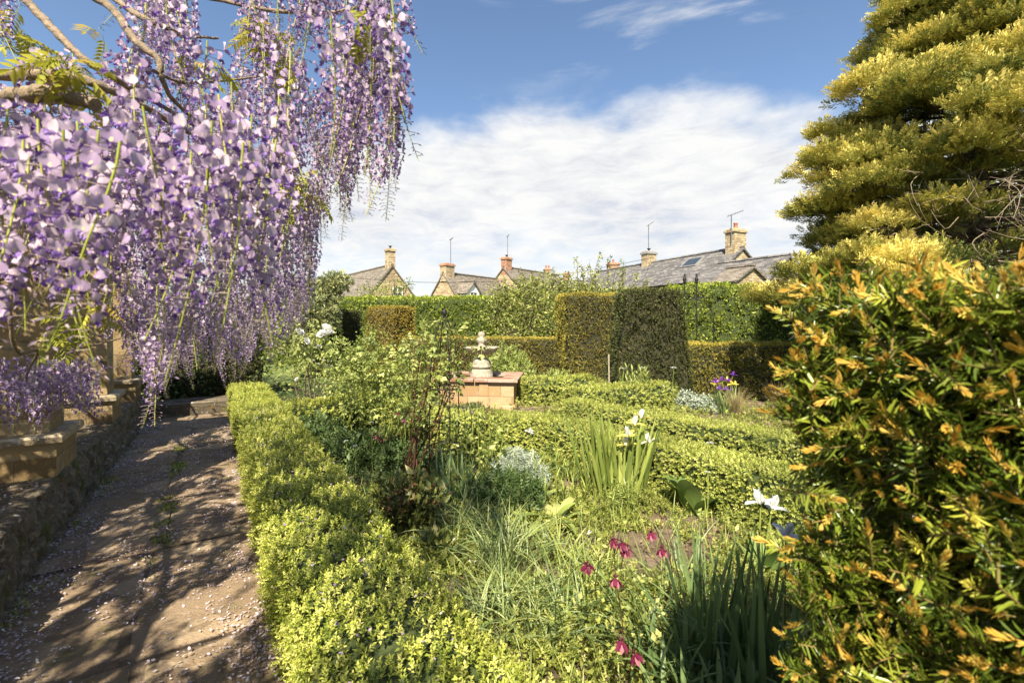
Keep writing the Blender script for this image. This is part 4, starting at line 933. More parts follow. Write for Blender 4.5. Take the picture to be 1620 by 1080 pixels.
# seed stalks
th = thing('tall_stalks', 'upright pale flower stalks standing left of the yellow irises', 'plant', gd(860, 815)); mb = MB()
for (x, y), (x2, y2) in (((852, 815), (845, 688)), ((880, 812), (878, 668)), ((905, 818), (912, 690)), ((868, 820), (856, 720)), ((920, 812), (935, 720)), ((830, 806), (815, 720)), ((890, 808), (896, 735))):
    p0 = gd(x, y); d = p0[1]; p1 = at(x2, y2, d); tube(mb, curve([p0, (p0+p1)/2+R.normal(size=3)*.015, p1], 8), np.linspace(.005, .0025, 8), 5); scatter(mb, [diamond(.3, .05, .1)], p1+R.normal(size=(6, 3))*.008, nrm(rdir(6)+np.array([0, 0, 2])), .03)
    P = p0+(p1-p0)*R.random(5)[:, None]*.6; blades(mb, P, R.random(5)*6.3, .12, .014, .4, .5, 5)
mb.build('stalk', M['stem'], th)
p = at(838, 684, 3.6); flower(th, IR, p, .05, [M['white'], M['white']])

# tan feather grass
for (px, py, n, L), lab in zip(((925, 745, 120, .30), (1165, 662, 260, .55), (1235, 660, 260, .6)), ('small tan feather grass beside the yellow irises', 'tan arching grass beside the purple irises', 'tan arching grass in front of the shaded yew hedge')):
    c = gd(px, py); th = thing('feather_grass', lab, 'grass', c, 'clumps of tan feather grass'); mb = MB(); tuft(mb, c, .06, n, L, .0045, (.02, .45), (.1, 1.3), 7); mb.build('blades', M['tan'], th)
# purple iris clump
c = gd(1147, 652); th = thing('iris_clump', 'purple and yellow iris clump before the shaded right yew hedge', 'iris', c)
mb = MB(); tuft(mb, c, .22, 60, .5, .028, (.02, .35), (.05, .35), 5); mb.build('leaves', M['irisblue'], th)
fl = [(1132, 603, 1), (1142, 600, 1), (1152, 601, 1), (1159, 592, 1), (1138, 614, 1), (1148, 616, 1), (1155, 614, 1), (1131, 607, 0), (1136, 606, 0), (1158, 606, 0), (1162, 607, 0), (1152, 600, 0)]
mb = MB(); P = [at(x, y+2, 8.15+R.random()*.3) for x, y, _ in fl]; stems(mb, c, .15, P, .006); mb.build('stem', M['stem'], th)
for p, f in zip(P, fl): flower(th, IR, p, .10, [M['purple'], M['purple']] if f[2] else [M['yellow'], M['yellow']])
# silver plants
c = gd(822, 790); th = thing('silver_artemisia', 'round silvery mound of cut leaves near the fountain hedge', 'plant', c); mb = MB(); mound(mb, c+[0, 0, .14], (.24, .2, .27), 700, [pinnT(3, .35, .42)], .07, .7); mb.build('foliage', M['silver'], th)
c = gd(800, 815); th = thing('fern_leaved_plant', 'bushy green cut leaved plant below the silvery mound', 'plant', c); mb = MB(); mound(mb, c+[0, 0, .06], (.30, .22, .26), 700, [pinnT(3, .45, .42)], .085, .7); mb.build('foliage', M['dkleaf'], th)
for (px, py, h), lab in zip(((1050, 640, .30), (1085, 648, .28), (1028, 636, .26), (1112, 652, .25)), ('silver leaved plant below the white umbel', 'pale silver shoots left of the purple irises', 'silver leaved plant beside the tall green stems', 'lowest silver shoots beside the tan grass')):
    c = gd(px, py); th = thing('silver_plant', lab, 'plant', c, 'silver leaved plants before the yew hedge'); mb = MB(); mound(mb, c, (.22, .18, h), 260, S3, .10, 1.2); mb.build('foliage', M['silver'], th)
c = gd(1003, 645); th = thing('tall_perennial', 'tall narrow leaved green perennial in front of the yew buttress', 'plant', c); mb = MB()
for s in ring(c, .30, 18):
    p1 = s+[R.normal()*.06, R.normal()*.06, .55+.3*R.random()]; tube(mb, [s, p1], .006, 4, cap=False); k = 22; P = s+(p1-s)*R.random(k)[:, None]; blades(mb, P, R.random(k)*6.3, .13, .022, .5, .6, 4)
mb.build('foliage', M['broad'], th)
# white umbels on single stalks
for (x, y, d, s), lab in zip(((987, 583, 8.7, .11), (1015, 582, 8.8, .13), (1066, 582, 8.4, .13), (1123, 701, 3.9, .075), (1120, 747, 3.6, .05)), ('leftmost of the two white umbels before the dark yew buttress', 'white umbel just right of its twin before the dark yew buttress', 'white flat umbel on a single stalk before the right yew hedge', 'white umbel on a tall stalk above the big oval leaves', 'small white umbel low among the big oval leaves')):
    p = at(x, y, d); b_ = np.array([p[0]+R.normal()*.05, d, 0]); th = thing('white_umbel', lab, 'flower', b_, 'white umbel flowers on stalks'); mb = MB(); tube(mb, curve([b_, (b_+p)/2+R.normal(size=3)*.03, p], 10), .0035 if d < 5 else .006, 5); mb.build('stem', M['stem'], th); flower(th, UM, p, s, M['white'])
# crimson columbines in front
AQG = 'crimson columbine flowers'
for k, (bx, by, fl, lab) in enumerate(((965, 1010, [(970, 853, 2.0), (984, 858, 1.95), (990, 868, 1.95), (930, 893, 1.85)], 'columbine plant with the densest crimson flowers, left of the bare soil'), (1040, 1000, [(1030, 842, 2.05), (1047, 868, 2.0)], 'columbine with two crimson flowers over the bare soil'), (985, 1075, [(974, 915, 1.8), (983, 1014, 1.6), (1004, 1034, 1.6)], 'columbine with pink crimson flowers nearest the camera'))):
    c = gd(bx, by); th = thing('columbine', lab, 'columbine', c, AQG); mb = MB(); P = []
    for x, y, d in fl:
        p = at(x, y, d); P.append(p); top = p+[.015*R.normal(), .01, .035]; b_ = ring(c, .06, 1)[0]; tube(mb, curve([b_, (b_+top)/2+R.normal(size=3)*.03, top, p], 14), [.0032, .0015], 5, cap=False)
    mb.build('stem', M['redstem'] if k else M['stem'], th)
    for p in P: flower(th, AQ, p, .050, M['crimson'], tilt=.35)
    mb = MB(); n_ = 90; Q = ring(c, .22, n_); Q[:, 2] = .05+.25*R.random(n_); scatter(mb, [pinnT(1, .75, .5), pinnT(2, .6, .4)], Q, nrm(R.normal(size=(n_, 3))*.8+np.array([0, 0, .8])), .055); mb.build('foliage', M['cover'], th)
# far pink columbines
for (x, y, d), lab in zip(((597, 690, 4.7), (604, 694, 4.7), (628, 653, 5.1), (640, 664, 5.0), (612, 652, 5.3), (646, 652, 5.2)), ('lowest of the far crimson columbines, by the dark leaves', 'far crimson columbine touching the lowest one', 'pink columbine among the rose stems', 'pinkest small columbine left of the iron obelisk', 'dark columbine behind the rose stems', 'maroon columbine nearest the iron obelisk')):
    p = at(x, y, d); b_ = np.array([p[0]+R.normal()*.04, d, 0]); th = thing('columbine', lab, 'columbine', b_, 'small columbines among the rose stems'); mb = MB(); tube(mb, curve([b_, (b_+p)/2+R.normal(size=3)*.03, p], 8), .003, 4); mb.build('stem', M['stem'], th); flower(th, AQ, p, .05, M['crimson'] if R.random() < .7 else M['maroon'], tilt=.4)
# alliums
for (x, y, d, m_), lab in zip(((735, 647, 5.0, 0), (746, 652, 4.9, 0), (769, 650, 5.2, 1), (780, 652, 5.3, 1), (1138, 640, 8.0, 1)), ('lilac allium head right of the iron obelisk', 'darker allium head just right of the lilac one', 'maroon seed head under the fountain basin', 'smaller maroon seed head under the fountain basin', 'maroon seed head beside the purple irises')):
    p = at(x, y, d); b_ = np.array([p[0]+R.normal()*.04, d, 0]); th = thing('allium', lab, 'allium', b_, 'round allium heads'); mb = MB(); tube(mb, curve([b_, (b_+p)/2+R.normal(size=3)*.02, p], 8), .004, 5); mb.build('stem', M['stem'], th); flower(th, GL, p, .06, M['maroon'] if m_ else M['wing'])
# tall leafy allium-like stems right of the obelisk
c = gd(765, 770); th = thing('leafy_perennial', 'leafy upright stems between the iron obelisk and the silvery mound', 'plant', c); mb = MB(); st = MB()
for s in ring(c, .28, 22):
    p1 = s+[R.normal()*.06, R.normal()*.06, .45+.35*R.random()]; tube(st, [s, p1], .0045, 4, cap=False); k = 14; P = s+(p1-s)*R.uniform(.2, 1, k)[:, None]; scatter(mb, LF, P, nrm(rdir(k)+np.array([0, 0, .2])), .065*(.6+.6*R.random(k)))
mb.build('foliage', M['rose'], th); st.build('stem', M['stem'], th)
# hellebore
c = gd(650, 850); th = thing('hellebore', 'bronze and green hellebore clump between the path hedge and the obelisk', 'plant', c); mb = MB(); mound(mb, c+[-.02, 0, .10], (.32, .26, .36), 520, LF, .085, .4, .9); mb.build('foliage', M['helle'], th)
mb = MB(); P = ring(c, .2, 90); P[:, 2] = .22+.25*R.random(90); scatter(mb, LF, P, rdir(90), .05); mb.build('faded_blossom', M['hellefl'], th)['kind'] = 'stuff'
mb = MB(); stems(mb, c, .15, [c+np.array([R.normal()*.18, R.normal()*.12, .3+.15*R.random()]) for _ in range(22)], .005); mb.build('stem', M['redstem'], th)
c = gd(690, 900); th = thing('hellebore', 'small low hellebore at the edge of the path hedge', 'plant', c); mb = MB(); mound(mb, c, (.2, .18, .26), 160, LF, .07, .5); mb.build('foliage', M['helle'], th)
# dark green geranium patch
for (x, y, rx, h, n), lab in zip(((555, 735, .55, .34, 1500), (500, 700, .5, .34, 1300), (640, 745, .4, .3, 800)), ('dark green leafy mound between the path hedge and the rose stems', 'dark leafy mound farthest along the path hedge', 'dark leafy mound at the foot of the roses')):
    c = gd(x, y); th = thing('geranium', lab, 'plant', c, 'dark leafy mounds beside the path hedge'); mb = MB(); mound(mb, c, (rx, rx*.8, h), n, LF+S3, .065, .7); mb.build('foliage', M['dkleaf'], th)
for (x, y, d), lab in zip(((548, 697, 4.6), (562, 705, 4.5), (466, 672, 5.6), (588, 668, 5.0)), ('small white flower on the dark leaves', 'small white flower right of another on the dark leaves', 'small white flower beside the path hedge top', 'small white flower under the rose stems')):
    p = at(x, y, d); b_ = np.array([p[0], d+.02, 0]); th = thing('white_flower', lab, 'flower', b_, 'small white flowers on the dark mounds'); mb = MB(); tube(mb, [b_, p], .003, 4); mb.build('stem', M['stem'], th); flower(th, UM, p, .05, M['white'])
# iris leaves behind hellebore/obelisk
c = gd(725, 812); th = thing('iris_clump', 'green strap leaves without flowers at the foot of the obelisk', 'iris', c); mb = MB(); tuft(mb, c, .22, 46, .48, .026, (.05, .45), (.1, .7), 6); mb.build('leaves', M['irisblue'], th)

# shaded irises by the near yew
for (x, y, d, n, r, h), lab in zip(((1170, 0, 1.85, 34, .18, .78), (1115, 0, 2.05, 20, .12, .70), (1235, 0, 1.75, 22, .12, .66)), ('tall shaded blue green iris clump with a white flower beside the near yew', 'shaded iris clump standing on the edge of the bare soil', 'shaded iris clump against the near yew with a white flower')):
    c = np.array([(x-810)/FPX*d, d, 0]); th = thing('iris_clump', lab, 'iris', c, 'shaded white irises'); mb = MB(); P = ring(c, r, n)
    blades(mb, P, R.random(n)*6.3, h*(.7+.4*R.random(n)), .022+.008*R.random(n), .03+.22*R.random(n), .02+.25*R.random(n), 7, .15, twist=R.normal(size=n)*.8, belly=.25)
    tuft(mb, c, r*1.2, 60, h*.85, .010, (.3, 1.0), (.6, 1.8), 10); mb.build('leaves', M['irisblue'], th)
    fl = {1170: [(1203, 796, 1.95), (1220, 804, 2.0)], 1235: [(1243, 850, 1.75)]}.get(x, [])
    if fl: mb = MB(); stems(mb, c, .05, [at(a_, b_+8, q) for a_, b_, q in fl], .005); mb.build('stem', M['stem'], th)
    for a_, b_, q in fl: flower(th, IR, at(a_, b_, q), .078, [M['white'], M['white']], tilt=.3)
for (x, d, n), lab in zip(((1080, 1.9, 60), (1150, 1.6, 60), (1215, 1.45, 50)), ('grey green low leaves at the bottom edge near the columbines', 'grey green low leaves below the shaded irises', 'grey green low leaves against the foot of the near yew')):
    c = np.array([(x-810)/FPX*d, d, 0]); th = thing('grey_leaved_plant', lab, 'plant', c, 'grey green plants at the front'); mb = MB(); P = ring(c, .16, n); P[:, 2] = .05+.15*R.random(n); blades(mb, P, R.random(n)*6.3, .16+.10*R.random(n), .022, .1+.6*R.random(n), .2+.6*R.random(n), 6, .2); mb.build('leaves', M['silver'] if False else M['irisblue'], th)
# fallen white tulip petals
for (x, y), lab in zip(((931, 845), (866, 850), (838, 828)), ('curled white petal on the soil left of the columbines', 'white petal fallen among the pale broad leaves', 'white petal standing in the pale broad leaves')):
    p = gd(x, y, .1)+np.array([0, 0, 0]); mb = MB(); blades(mb, np.array([p]), R.random()*6, .05, .032, 1.0, .8, 5, .4, belly=.5); o = mb.build('loose_petal', M['white'], loc=p); tag(o, lab, 'petal', 'white petals dropped on the bed')

# ---- roses on tall stems
def rose(label, c, tips, nleaf, h, spread, thick=.012, mst='stem', group='tall rose bushes'):
    th = thing('rose_bush', label, 'rose bush', c, group); st, L = MB(), MB(); c = np.asarray(c, float)
    for t in tips:
        b_ = ring(c, .17, 1)[0]; t = np.asarray(t, float); cc = curve([b_, b_+(t-b_)*.5+np.r_[R.normal(size=2)*.05, 0], t], 16); tube(st, cc, np.linspace(thick*(.6+.5*R.random()), .003, len(cc)), 5, 0, cap=False)
        for k in range(7):
            q = cc[int(len(cc)*R.uniform(.5, .97))]; e = q+nrm(R.normal(size=3)*np.array([1, 1, .5])+np.array([0, 0, .35]))*spread*R.uniform(.5, 1.1); tw = curve([q, (q+e)/2+[0, 0, .04], e], 6); tube(st, tw, np.linspace(.004, .0015, len(tw)), 4, 0, cap=False)
            m_ = max(3, nleaf//(7*len(tips))); P = tw[R.integers(1, len(tw), m_)]+R.normal(size=(m_, 3))*.035
            scatter(L, ROSE, P, nrm(R.normal(size=(m_, 3))+np.array([0, 0, .1])), .115*(.6+.6*R.random(m_)), np.clip(.45+.25*R.normal(size=m_), 0, 1), roll=False)
    L.build('foliage', M['rose'], th); st.build('stem', M[mst], th); return th
c = gd(648, 775)
rose('red stemmed rose growing through the black iron obelisk', c, [at(700, 520, 4.3), at(725, 545, 4.2), at(742, 560, 4.3), at(680, 545, 4.4), at(716, 508, 4.5), at(690, 570, 4.2), at(735, 528, 4.5), at(670, 525, 4.6), at(655, 560, 4.4)], 290, 1.6, .24, .013, 'redstem')
c = gd(592, 728); rose('leafy green rose left of the obelisk', c, [at(575, 560, 5.1), at(600, 540, 5.2), at(630, 550, 5.0), at(640, 585, 5.0), at(560, 590, 5.3), at(615, 570, 5.0), at(590, 600, 5.1)], 470, 1.5, .30)
c = gd(545, 690); rose('rose bush with yellowish young leaves left of the other roses', c, [at(540, 560, 6.2), at(565, 545, 6.2), at(585, 530, 6.2), at(525, 590, 6.3), at(555, 600, 6.0)], 560, 1.5, .34)
c = gd(655, 700); rose('rose bush standing behind the obelisk', c, [at(650, 530, 5.8), at(672, 515, 5.9), at(690, 530, 5.8), at(640, 560, 5.7)], 330, 1.5, .30)
# white tree peony far left
c = gd(500, 655); th = thing('tree_peony', 'white flowering tree peony beside the wisteria curtain, with bare lower stems', 'shrub', c); st, L = MB(), MB()
tips = [at(x, y, 7.9+R.normal()*.3) for x, y in ((465, 560), (480, 545), (500, 535), (515, 545), (530, 560), (545, 570), (470, 590), (505, 580), (525, 590), (485, 575))]
for t in tips:
    b_ = ring(c, .22, 1)[0]; cc = curve([b_, (b_+t)/2+R.normal(size=3)*.1, t], 10); tube(st, cc, np.linspace(.014, .005, len(cc)), 5, cap=False); k = 60
    P = t+R.normal(size=(k, 3))*np.array([.2, .2, .13]); scatter(L, ROSE+LF, P, nrm(R.normal(size=(k, 3))+np.array([0, 0, .4])), .12*(.6+.6*R.random(k)))
L.build('foliage', M['rose'], th); st.build('stem', M['paletwig'], th)
for x, y, s in ((515, 522, .15), (520, 530, .14), (511, 530, .13), (473, 527, .12), (505, 550, .08), (484, 540, .09)): flower(th, PE, at(x, y, 7.5), s*1.5, M['white'], tilt=.5)
for x, y in ((495, 571), (511, 571), (504, 577), (516, 580), (527, 571), (524, 580), (470, 600)): flower(th, PE, at(x, y, 7.4), .075, M['white'], 'bud', .5)
# pale greenery behind fountain
c = gd(785, 615); th = thing('leafy_plant', 'fresh green leafy plant standing just behind the fountain', 'plant', np.array([-.15, 11, 0])); mb = MB(); mound(mb, np.array([-.25, 10.9, .1]), (.85, .5, 1.0), 1500, LF+S3, .10, .8); mb.build('foliage', M['broad'], th)
for (x, d), lab in zip(((880, 11.5), (1000, 9.2)), ('low green plant at the foot of the yew block', 'low green plant at the foot of the yew buttress')):
    c = np.array([(x-810)/FPX*d, d, 0]); th = thing('leafy_plant', lab, 'plant', c, 'plants at the foot of the yew'); mb = MB(); mound(mb, c, (.5, .35, .42), 500, LF+S3, .09, .8); mb.build('foliage', M['broad'], th)

# loose arching stems and pale strappy tufts that fill the front of the bed
for (px, py, n, L, W, mt), lab in zip(((905, 990, 46, .55, .007, 'iris'), (1010, 1060, 50, .60, .008, 'irisblue'), (935, 930, 60, .30, .012, 'broad'), (880, 890, 70, .28, .011, 'broad'), (1085, 950, 36, .48, .008, 'irisblue'), (760, 800, 60, .40, .014, 'iris'), (845, 760, 50, .34, .016, 'broad')), ('long thin green arching stems left of the lowest columbine', 'long dark arching blades reaching over the shaded soil', 'pale strappy tuft under the crimson columbines', 'pale strappy tuft right of the blue green clumps', 'thin dark blades at the edge of the yew shade', 'upright green strappy tuft below the silvery mound', 'pale green strappy tuft right of the silvery mound')):
    c = gd(px, py); th = thing('strappy_plant', lab, 'plant', c, 'strappy plants filling the bed'); mb = MB(); tuft(mb, c, .12, n, L, W, (.1, .9), (.4, 1.6), 8, fold=.3); mb.build('blades', M[mt], th)

# ================================================================== WISTERIA
def floretT(hi=True):
    """pea flower facing +Y, banner standing up (+Z); mats 0 banner 1 wing 2 eye 3 bud 4 pedicel"""
    mb = MB()
    nx, nz = (5, 4) if hi else (3, 3); x = np.linspace(-1, 1, nx); t = np.linspace(0, 1, nz)
    w = np.interp(t, [0, .35, .75, 1], [.22, .52, .5, .26]); V = []
    for a, ww in zip(t, w):
        for b in x: V.append([b*ww, -.10-.18*a*a+.16*b*b*a+.10*abs(b), .02+.80*a - .06*b*b*a])
    i, j = np.meshgrid(np.arange(nz-1), np.arange(nx-1), indexing='ij'); q = i*nx+j
    f = np.stack([q, q+1, q+nx+1, q+nx], -1).reshape(-1, 4); mb.add(np.array(V), f, 0, np.repeat(t, nx)*.25-.1)
    if hi: mb.add([[-.10, -.06, .03], [.10, -.06, .03], [.12, -.11, .30], [-.12, -.11, .30]], [[0, 1, 2, 3]], 2, 0)
    W = leafT(.5, .22, -.25, 1, rows=((0, .3), (.55, 1), (1, .15)))
    for s_ in (-1, 1):
        mb.inst(W, np.array([[s_*.04, -.05, .02]]), np.array([[.45*s_*s_, -.1, .9*s_]]), nrm(np.array([[s_*.28, 1, -.22]])), nrm(np.array([[s_*.9, 0, .25]])), .62, np.array([0.]))
    mb.inst(W, np.array([[0, -.05, -.03]]), np.array([[1., 0, 0]]), nrm(np.array([[0, 1, -.35]])), np.array([[0, .3, .95]]), .58, np.array([-.15]))
    return mb.tpl()
def budT():
    mb = MB()
    for a in (0, 2.1, 4.2):
        c, s = math.cos(a), math.sin(a); mb.add([[0, 0, 0], [.17*c, .4, .17*s], [0, 1, 0], [-.05*s, .5, .05*c]], [[0, 1, 2, 3]], 3, .3+.2*R.random())
        mb.add([[0, 0, 0], [.17*c, .4, .17*s], [0, 1, 0], [.17*math.cos(a+2.1), .4, .17*math.sin(a+2.1)]], [[0, 1, 2, 3]], 3, .3)
    return mb.tpl()
FHI, FLO, BUD = floretT(True), floretT(False), budT()
WM = [M['banner'], M['wing'], M['eye'], M['wbud'], M['pedicel'], M['wstalk']]
def raceme(mb, st, top, L, n, size, hi, lean, openf=.72, wid=1.0):
    """hanging spike: flowers above, buds below; top = where it hangs"""
    t = (np.arange(n)+.5)/n; a = np.arange(n)*2.39996+R.random()*6+R.normal(size=n)*.3
    spine = lambda q: np.asarray(top)+np.stack([lean[0]*q**2*L, lean[1]*q**2*L, -q*L], -1)
    h = np.stack([np.cos(a), np.sin(a), 0*a], -1); opn = t < openf
    pl_ = .031*wid*(1.25-.90*t)*(.8+.4*R.random(n)); q0 = spine(.06+.94*t); P = q0+h*pl_[:, None]+np.array([0, 0, .006])+np.stack([0*t, 0*t, -.008*t], -1)
    D = nrm(h+np.stack([0*t, 0*t, -.12-.50*t+.1*R.normal(size=n)], -1)+R.normal(size=(n, 3))*.10)
    X, Y, Z = frames(D); T = FHI if hi else FLO; rn = np.clip(.45+.22*R.normal(size=n), 0, 1); rn += .1-.25*t
    mb.inst(T, P[opn], X[opn], Y[opn], Z[opn], size*(1.10-.48*t[opn])*(.85+.3*R.random(opn.sum())), rn[opn].clip(0, 1))
    b = ~opn; mb.inst(BUD, P[b], X[b], Y[b], Z[b], size*(.84-.30*t[b]), rn[b].clip(0, 1))
    # pedicels: thin crossed strips
    s = np.cross(D, [0, 0, 1.])*.0008; s[:, 2] += .0006; V = np.stack([q0-s, q0+s, P+s, P-s], 1).reshape(-1, 3); mb.add(V, np.arange(4*n).reshape(-1, 4), 4, .4)
    k = 9 if hi else 4; tt = np.linspace(0, 1.02, k); sp = spine(tt); sp = sp+.004*np.stack([np.sin(tt*7+R.random()*6), np.cos(tt*5), 0*tt], -1)
    tube(st, sp, np.linspace(.0022, .0010, k), 5 if hi else 3, 0 if st is not mb else 5, cap=False)

wis = thing('wisteria', 'old wisteria in full lilac bloom hanging over the path from twisted branches', 'wisteria', uv(2.0, -1.75, TZ))
WL = wloc(wis)
# the branches, in picture order with their distance
BR = [([(-160, 190, 1.5), (-20, 165, 1.35), (40, 150, 1.2), (95, 150, 1.15), (150, 165, 1.15)], .026, .016),
 ([(-120, 120, 1.5), (0, 118, 1.3), (60, 118, 1.2), (110, 122, 1.15), (190, 150, 1.2), (300, 210, 1.5)], .020, .008),
 ([(25, -20, 1.3), (80, 42, 1.25), (130, 90, 1.2), (190, 130, 1.25), (260, 170, 1.5), (330, 215, 1.9)], .012, .006),
 ([(120, -20, 1.4), (175, 12, 1.35), (215, 65, 1.3), (250, 95, 1.3), (256, 125, 1.3), (280, 165, 1.4), (330, 205, 1.7)], .013, .005),
 ([(165, -15, 1.6), (215, 22, 1.5), (265, 45, 1.5), (300, 58, 1.6), (345, 60, 1.7)], .012, .004),
 ([(200, -30, 2), (300, -10, 2), (420, 15, 2), (520, 20, 1.9), (575, 10, 1.8)], .012, .005),
 ([(240, 112, 1.4), (290, 130, 1.5), (350, 128, 1.6), (420, 120, 1.8)], .006, .003),
 ([(-60, 372, 2.2), (0, 362, 2.1), (50, 358, 2.0), (100, 352, 2.1), (160, 330, 2.3)], .018, .008),
 ([(-60, 470, 1.7), (0, 440, 1.6), (50, 420, 1.55), (90, 405, 1.55), (118, 385, 1.6)], .011, .006),
 ([(-10, 455, 1.9), (14, 495, 1.9), (20, 540, 1.95), (30, 560, 2.0)], .009, .006),
 ([(-60, 545, 2.3), (20, 552, 2.3), (50, 560, 2.3), (90, 556, 2.35), (140, 548, 2.5), (190, 535, 2.7)], .010, .004),
 ([(30, 560, 2.0), (60, 555, 2.1), (45, 585, 2.2), (40, 610, 2.25)], .008, .004),
 ([(560, 205, 1.5), (590, 100, 1.4), (583, 20, 1.4), (575, -20, 1.4)], .004, .002),
 ([(575, 5, 1.4), (592, 70, 1.35), (590, 130, 1.35), (605, 110, 1.33), (632, 130, 1.3), (648, 165, 1.3)], .0035, .002)]
for pts, r0, r1 in BR:
    mb = MB(); c = curve([at(*p) for p in pts], 30); c = c+.25*r0*np.stack([wob(c, 30, 1), wob(c, 27, 4), wob(c, 33, 7)], -1); tube(mb, c, np.linspace(r0, r1, len(c))*(1+.12*wob(c, 40)), 8); mb.build('branch', M['wbark'], wis)
# trunk and the arms over the terrace
mb = MB(); b0 = uv(2.0, -1.75, TZ); tube(mb, curve([b0, b0+[.1, .1, .6], b0+[-.05, .0, 1.3], uv(2.2, -1.7, 2.35)], 24), np.linspace(.09, .06, 24), 10); mb.build('trunk', M['wbark'], wis)
mb = MB()
for v_, z_ in ((-1.9, 2.62), (-2.5, 2.66), (-3.1, 2.6)):
    c = curve([uv(u, v_+.12*math.sin(u*2+v_), z_+.05*math.sin(u*3)) for u in np.arange(-3, 8.6, .8)], 60); tube(mb, c, np.linspace(.035, .018, len(c)), 7)
for u in np.arange(-2.5, 8.3, .8): tube(mb, curve([uv(u, -3.4, 2.6), uv(u+.2, -2.3, 2.72), uv(u+.3, -1.5, 2.6)], 20), .014, 6)
mb.build('arms', M['wbark'], wis)
yb = lambda x: np.interp(x, [-50, 0, 70, 130, 165, 190, 215, 240, 262, 290, 330, 380, 430, 470, 520, 560, 600, 640], [445, 450, 430, 415, 470, 550, 600, 640, 640, 612, 606, 604, 590, 550, 460, 390, 335, 290])
# variants shared by the racemes
VAR = []
for k in range(7):
    f, s = MB(), MB(); L = .30+.025*k; raceme(f, s, np.zeros(3), L*1.0, int(72+6*k), .0192, True, (R.normal()*.16, R.normal()*.16), openf=.66+.12*R.random(), wid=.9+.35*R.random())
    VAR.append((f.mesh('blossom', WM), s.mesh('raceme', M['wstalk']), L))
VARN = []
for k in range(6):      # looser spikes with larger open flowers
    f, s = MB(), MB(); L = .30+.03*k; raceme(f, s, np.zeros(3), L, 40+4*k, .0245, True, (R.normal()*.12, R.normal()*.12), openf=.70+.08*R.random(), wid=1.2)
    VARN.append((f.mesh('blossom', WM), s.mesh('raceme', M['wstalk']), L))
def hang(px, ytop, d, k, s=1.0, V_=VAR):
    f, st, L = V_[k]; p = at(px, ytop, d)-WL
    a = bpy.data.objects.new('raceme', st); COL.objects.link(a); a.parent = wis; a.location = tuple(p); a.rotation_euler = (R.normal()*.10, R.normal()*.10, R.random()*6.28); a.scale = (s, s, s)
    b = bpy.data.objects.new('blossom', f); COL.objects.link(b); b.parent = a
def gap(px, py):       # the opening of sky among the branches
    return (30 < px < 215 and py < 118) or (300 < px < 372 and 8 < py < 60)
cnt = 0
near = [(150, 205, .72), (185, 215, .66), (120, 175, .8), (60, 190, .78), (95, 205, .70), (30, 215, .74), (330, 190, .78), (385, 225, .80), (300, 240, .86), (350, 150, .9), (410, 250, .9), (230, 170, .84), (265, 230, .92), (205, 180, .98), (15, 160, .95), (75, 165, 1.0), (440, 210, 1.0), (325, 235, .82), (395, 180, .95), (45, 250, .85), (165, 260, .95), (5, 280, .95), (250, 260, 1.05), (130, 240, 1.05)]
for px, y, d in near: hang(px, y, d, cnt % 6, .95, VARN); cnt += 1
for px, y, d in ((610, 40, 1.35), (590, 70, 1.4), (625, 110, 1.32), (600, 0, 1.5), (570, 20, 1.5), (575, 120, 1.55), (540, 60, 1.6), (615, 150, 1.4), (555, 180, 1.7), (240, 520, 2.05), (258, 515, 2.0), (284, 470, 2.1), (300, 460, 2.2), (325, 470, 2.3), (215, 450, 2.0), (228, 430, 2.15), (205, 420, 2.2)): hang(px, y, d, cnt % 7, 1.0); cnt += 1
tries = 0
while cnt < 98 and tries < 4000:
    tries += 1; px = R.uniform(0, 620); d = R.uniform(1.0, 2.0); k = int(R.integers(0, 7)); Lp = VAR[k][2]*FPX/d; yt = R.uniform(-170, 330)
    if yt+Lp > yb(px) or gap(px, yt+.3*Lp) or gap(px, yt+.7*Lp): continue
    if px < 380 and yt < -40 and R.random() < .8: continue
    hang(px, yt, d, k % 6 if d < 1.3 else k, 1.0, VARN if d < 1.3 else VAR); cnt += 1
# the crowd of further racemes
mb = MB(); made = 0; tries = 0
def many(n, fx, fd, fy, Ls=(.28, .46), nf=70, sz=.0175, mask=True):
    global made
    k = 0; t_ = 0
    while k < n and t_ < 20000:
        t_ += 1; px, d = fx(), fd(); L = R.uniform(*Ls); Lp = L*FPX/d; yt = fy()
        if mask:
            if yt+Lp > yb(px)+R.normal()*10: continue
            if gap(px, yt+.2*Lp) or gap(px, yt+.5*Lp) or gap(px, yt+.8*Lp): continue
        raceme(mb, mb, at(px, yt, d), L, int(nf*L/.36), sz, d < 1.9, (R.normal()*.16, R.normal()*.16), .64+.18*R.random(), .85+.4*R.random()); k += 1
many(14, lambda: R.uniform(-20, 470), lambda: R.uniform(1.1, 1.7), lambda: R.uniform(130, 330))
many(60, lambda: R.uniform(380, 628), lambda: R.uniform(1.4, 2.3), lambda: R.uniform(-160, 300))
many(120, lambda: R.uniform(120, 520), lambda: R.uniform(1.8, 3.0), lambda: R.uniform(120, 520))
many(110, lambda: R.uniform(200, 500), lambda: R.uniform(2.8, 4.4), lambda: R.uniform(240, 560))
many(80, lambda: R.uniform(175, 480), lambda: R.uniform(2.6, 4.6), lambda: R.uniform(430, 580))
many(34, lambda: R.uniform(-30, 420), lambda: R.uniform(1.6, 2.6), lambda: R.uniform(-120, 10))
many(34, lambda: R.uniform(-30, 148), lambda: R.uniform(2.2, 2.8), lambda: R.uniform(560, 606), (.24, .36), 66, .020, False)
many(24, lambda: R.uniform(-40, 120), lambda: R.uniform(1.5, 2.4), lambda: R.uniform(150, 290))
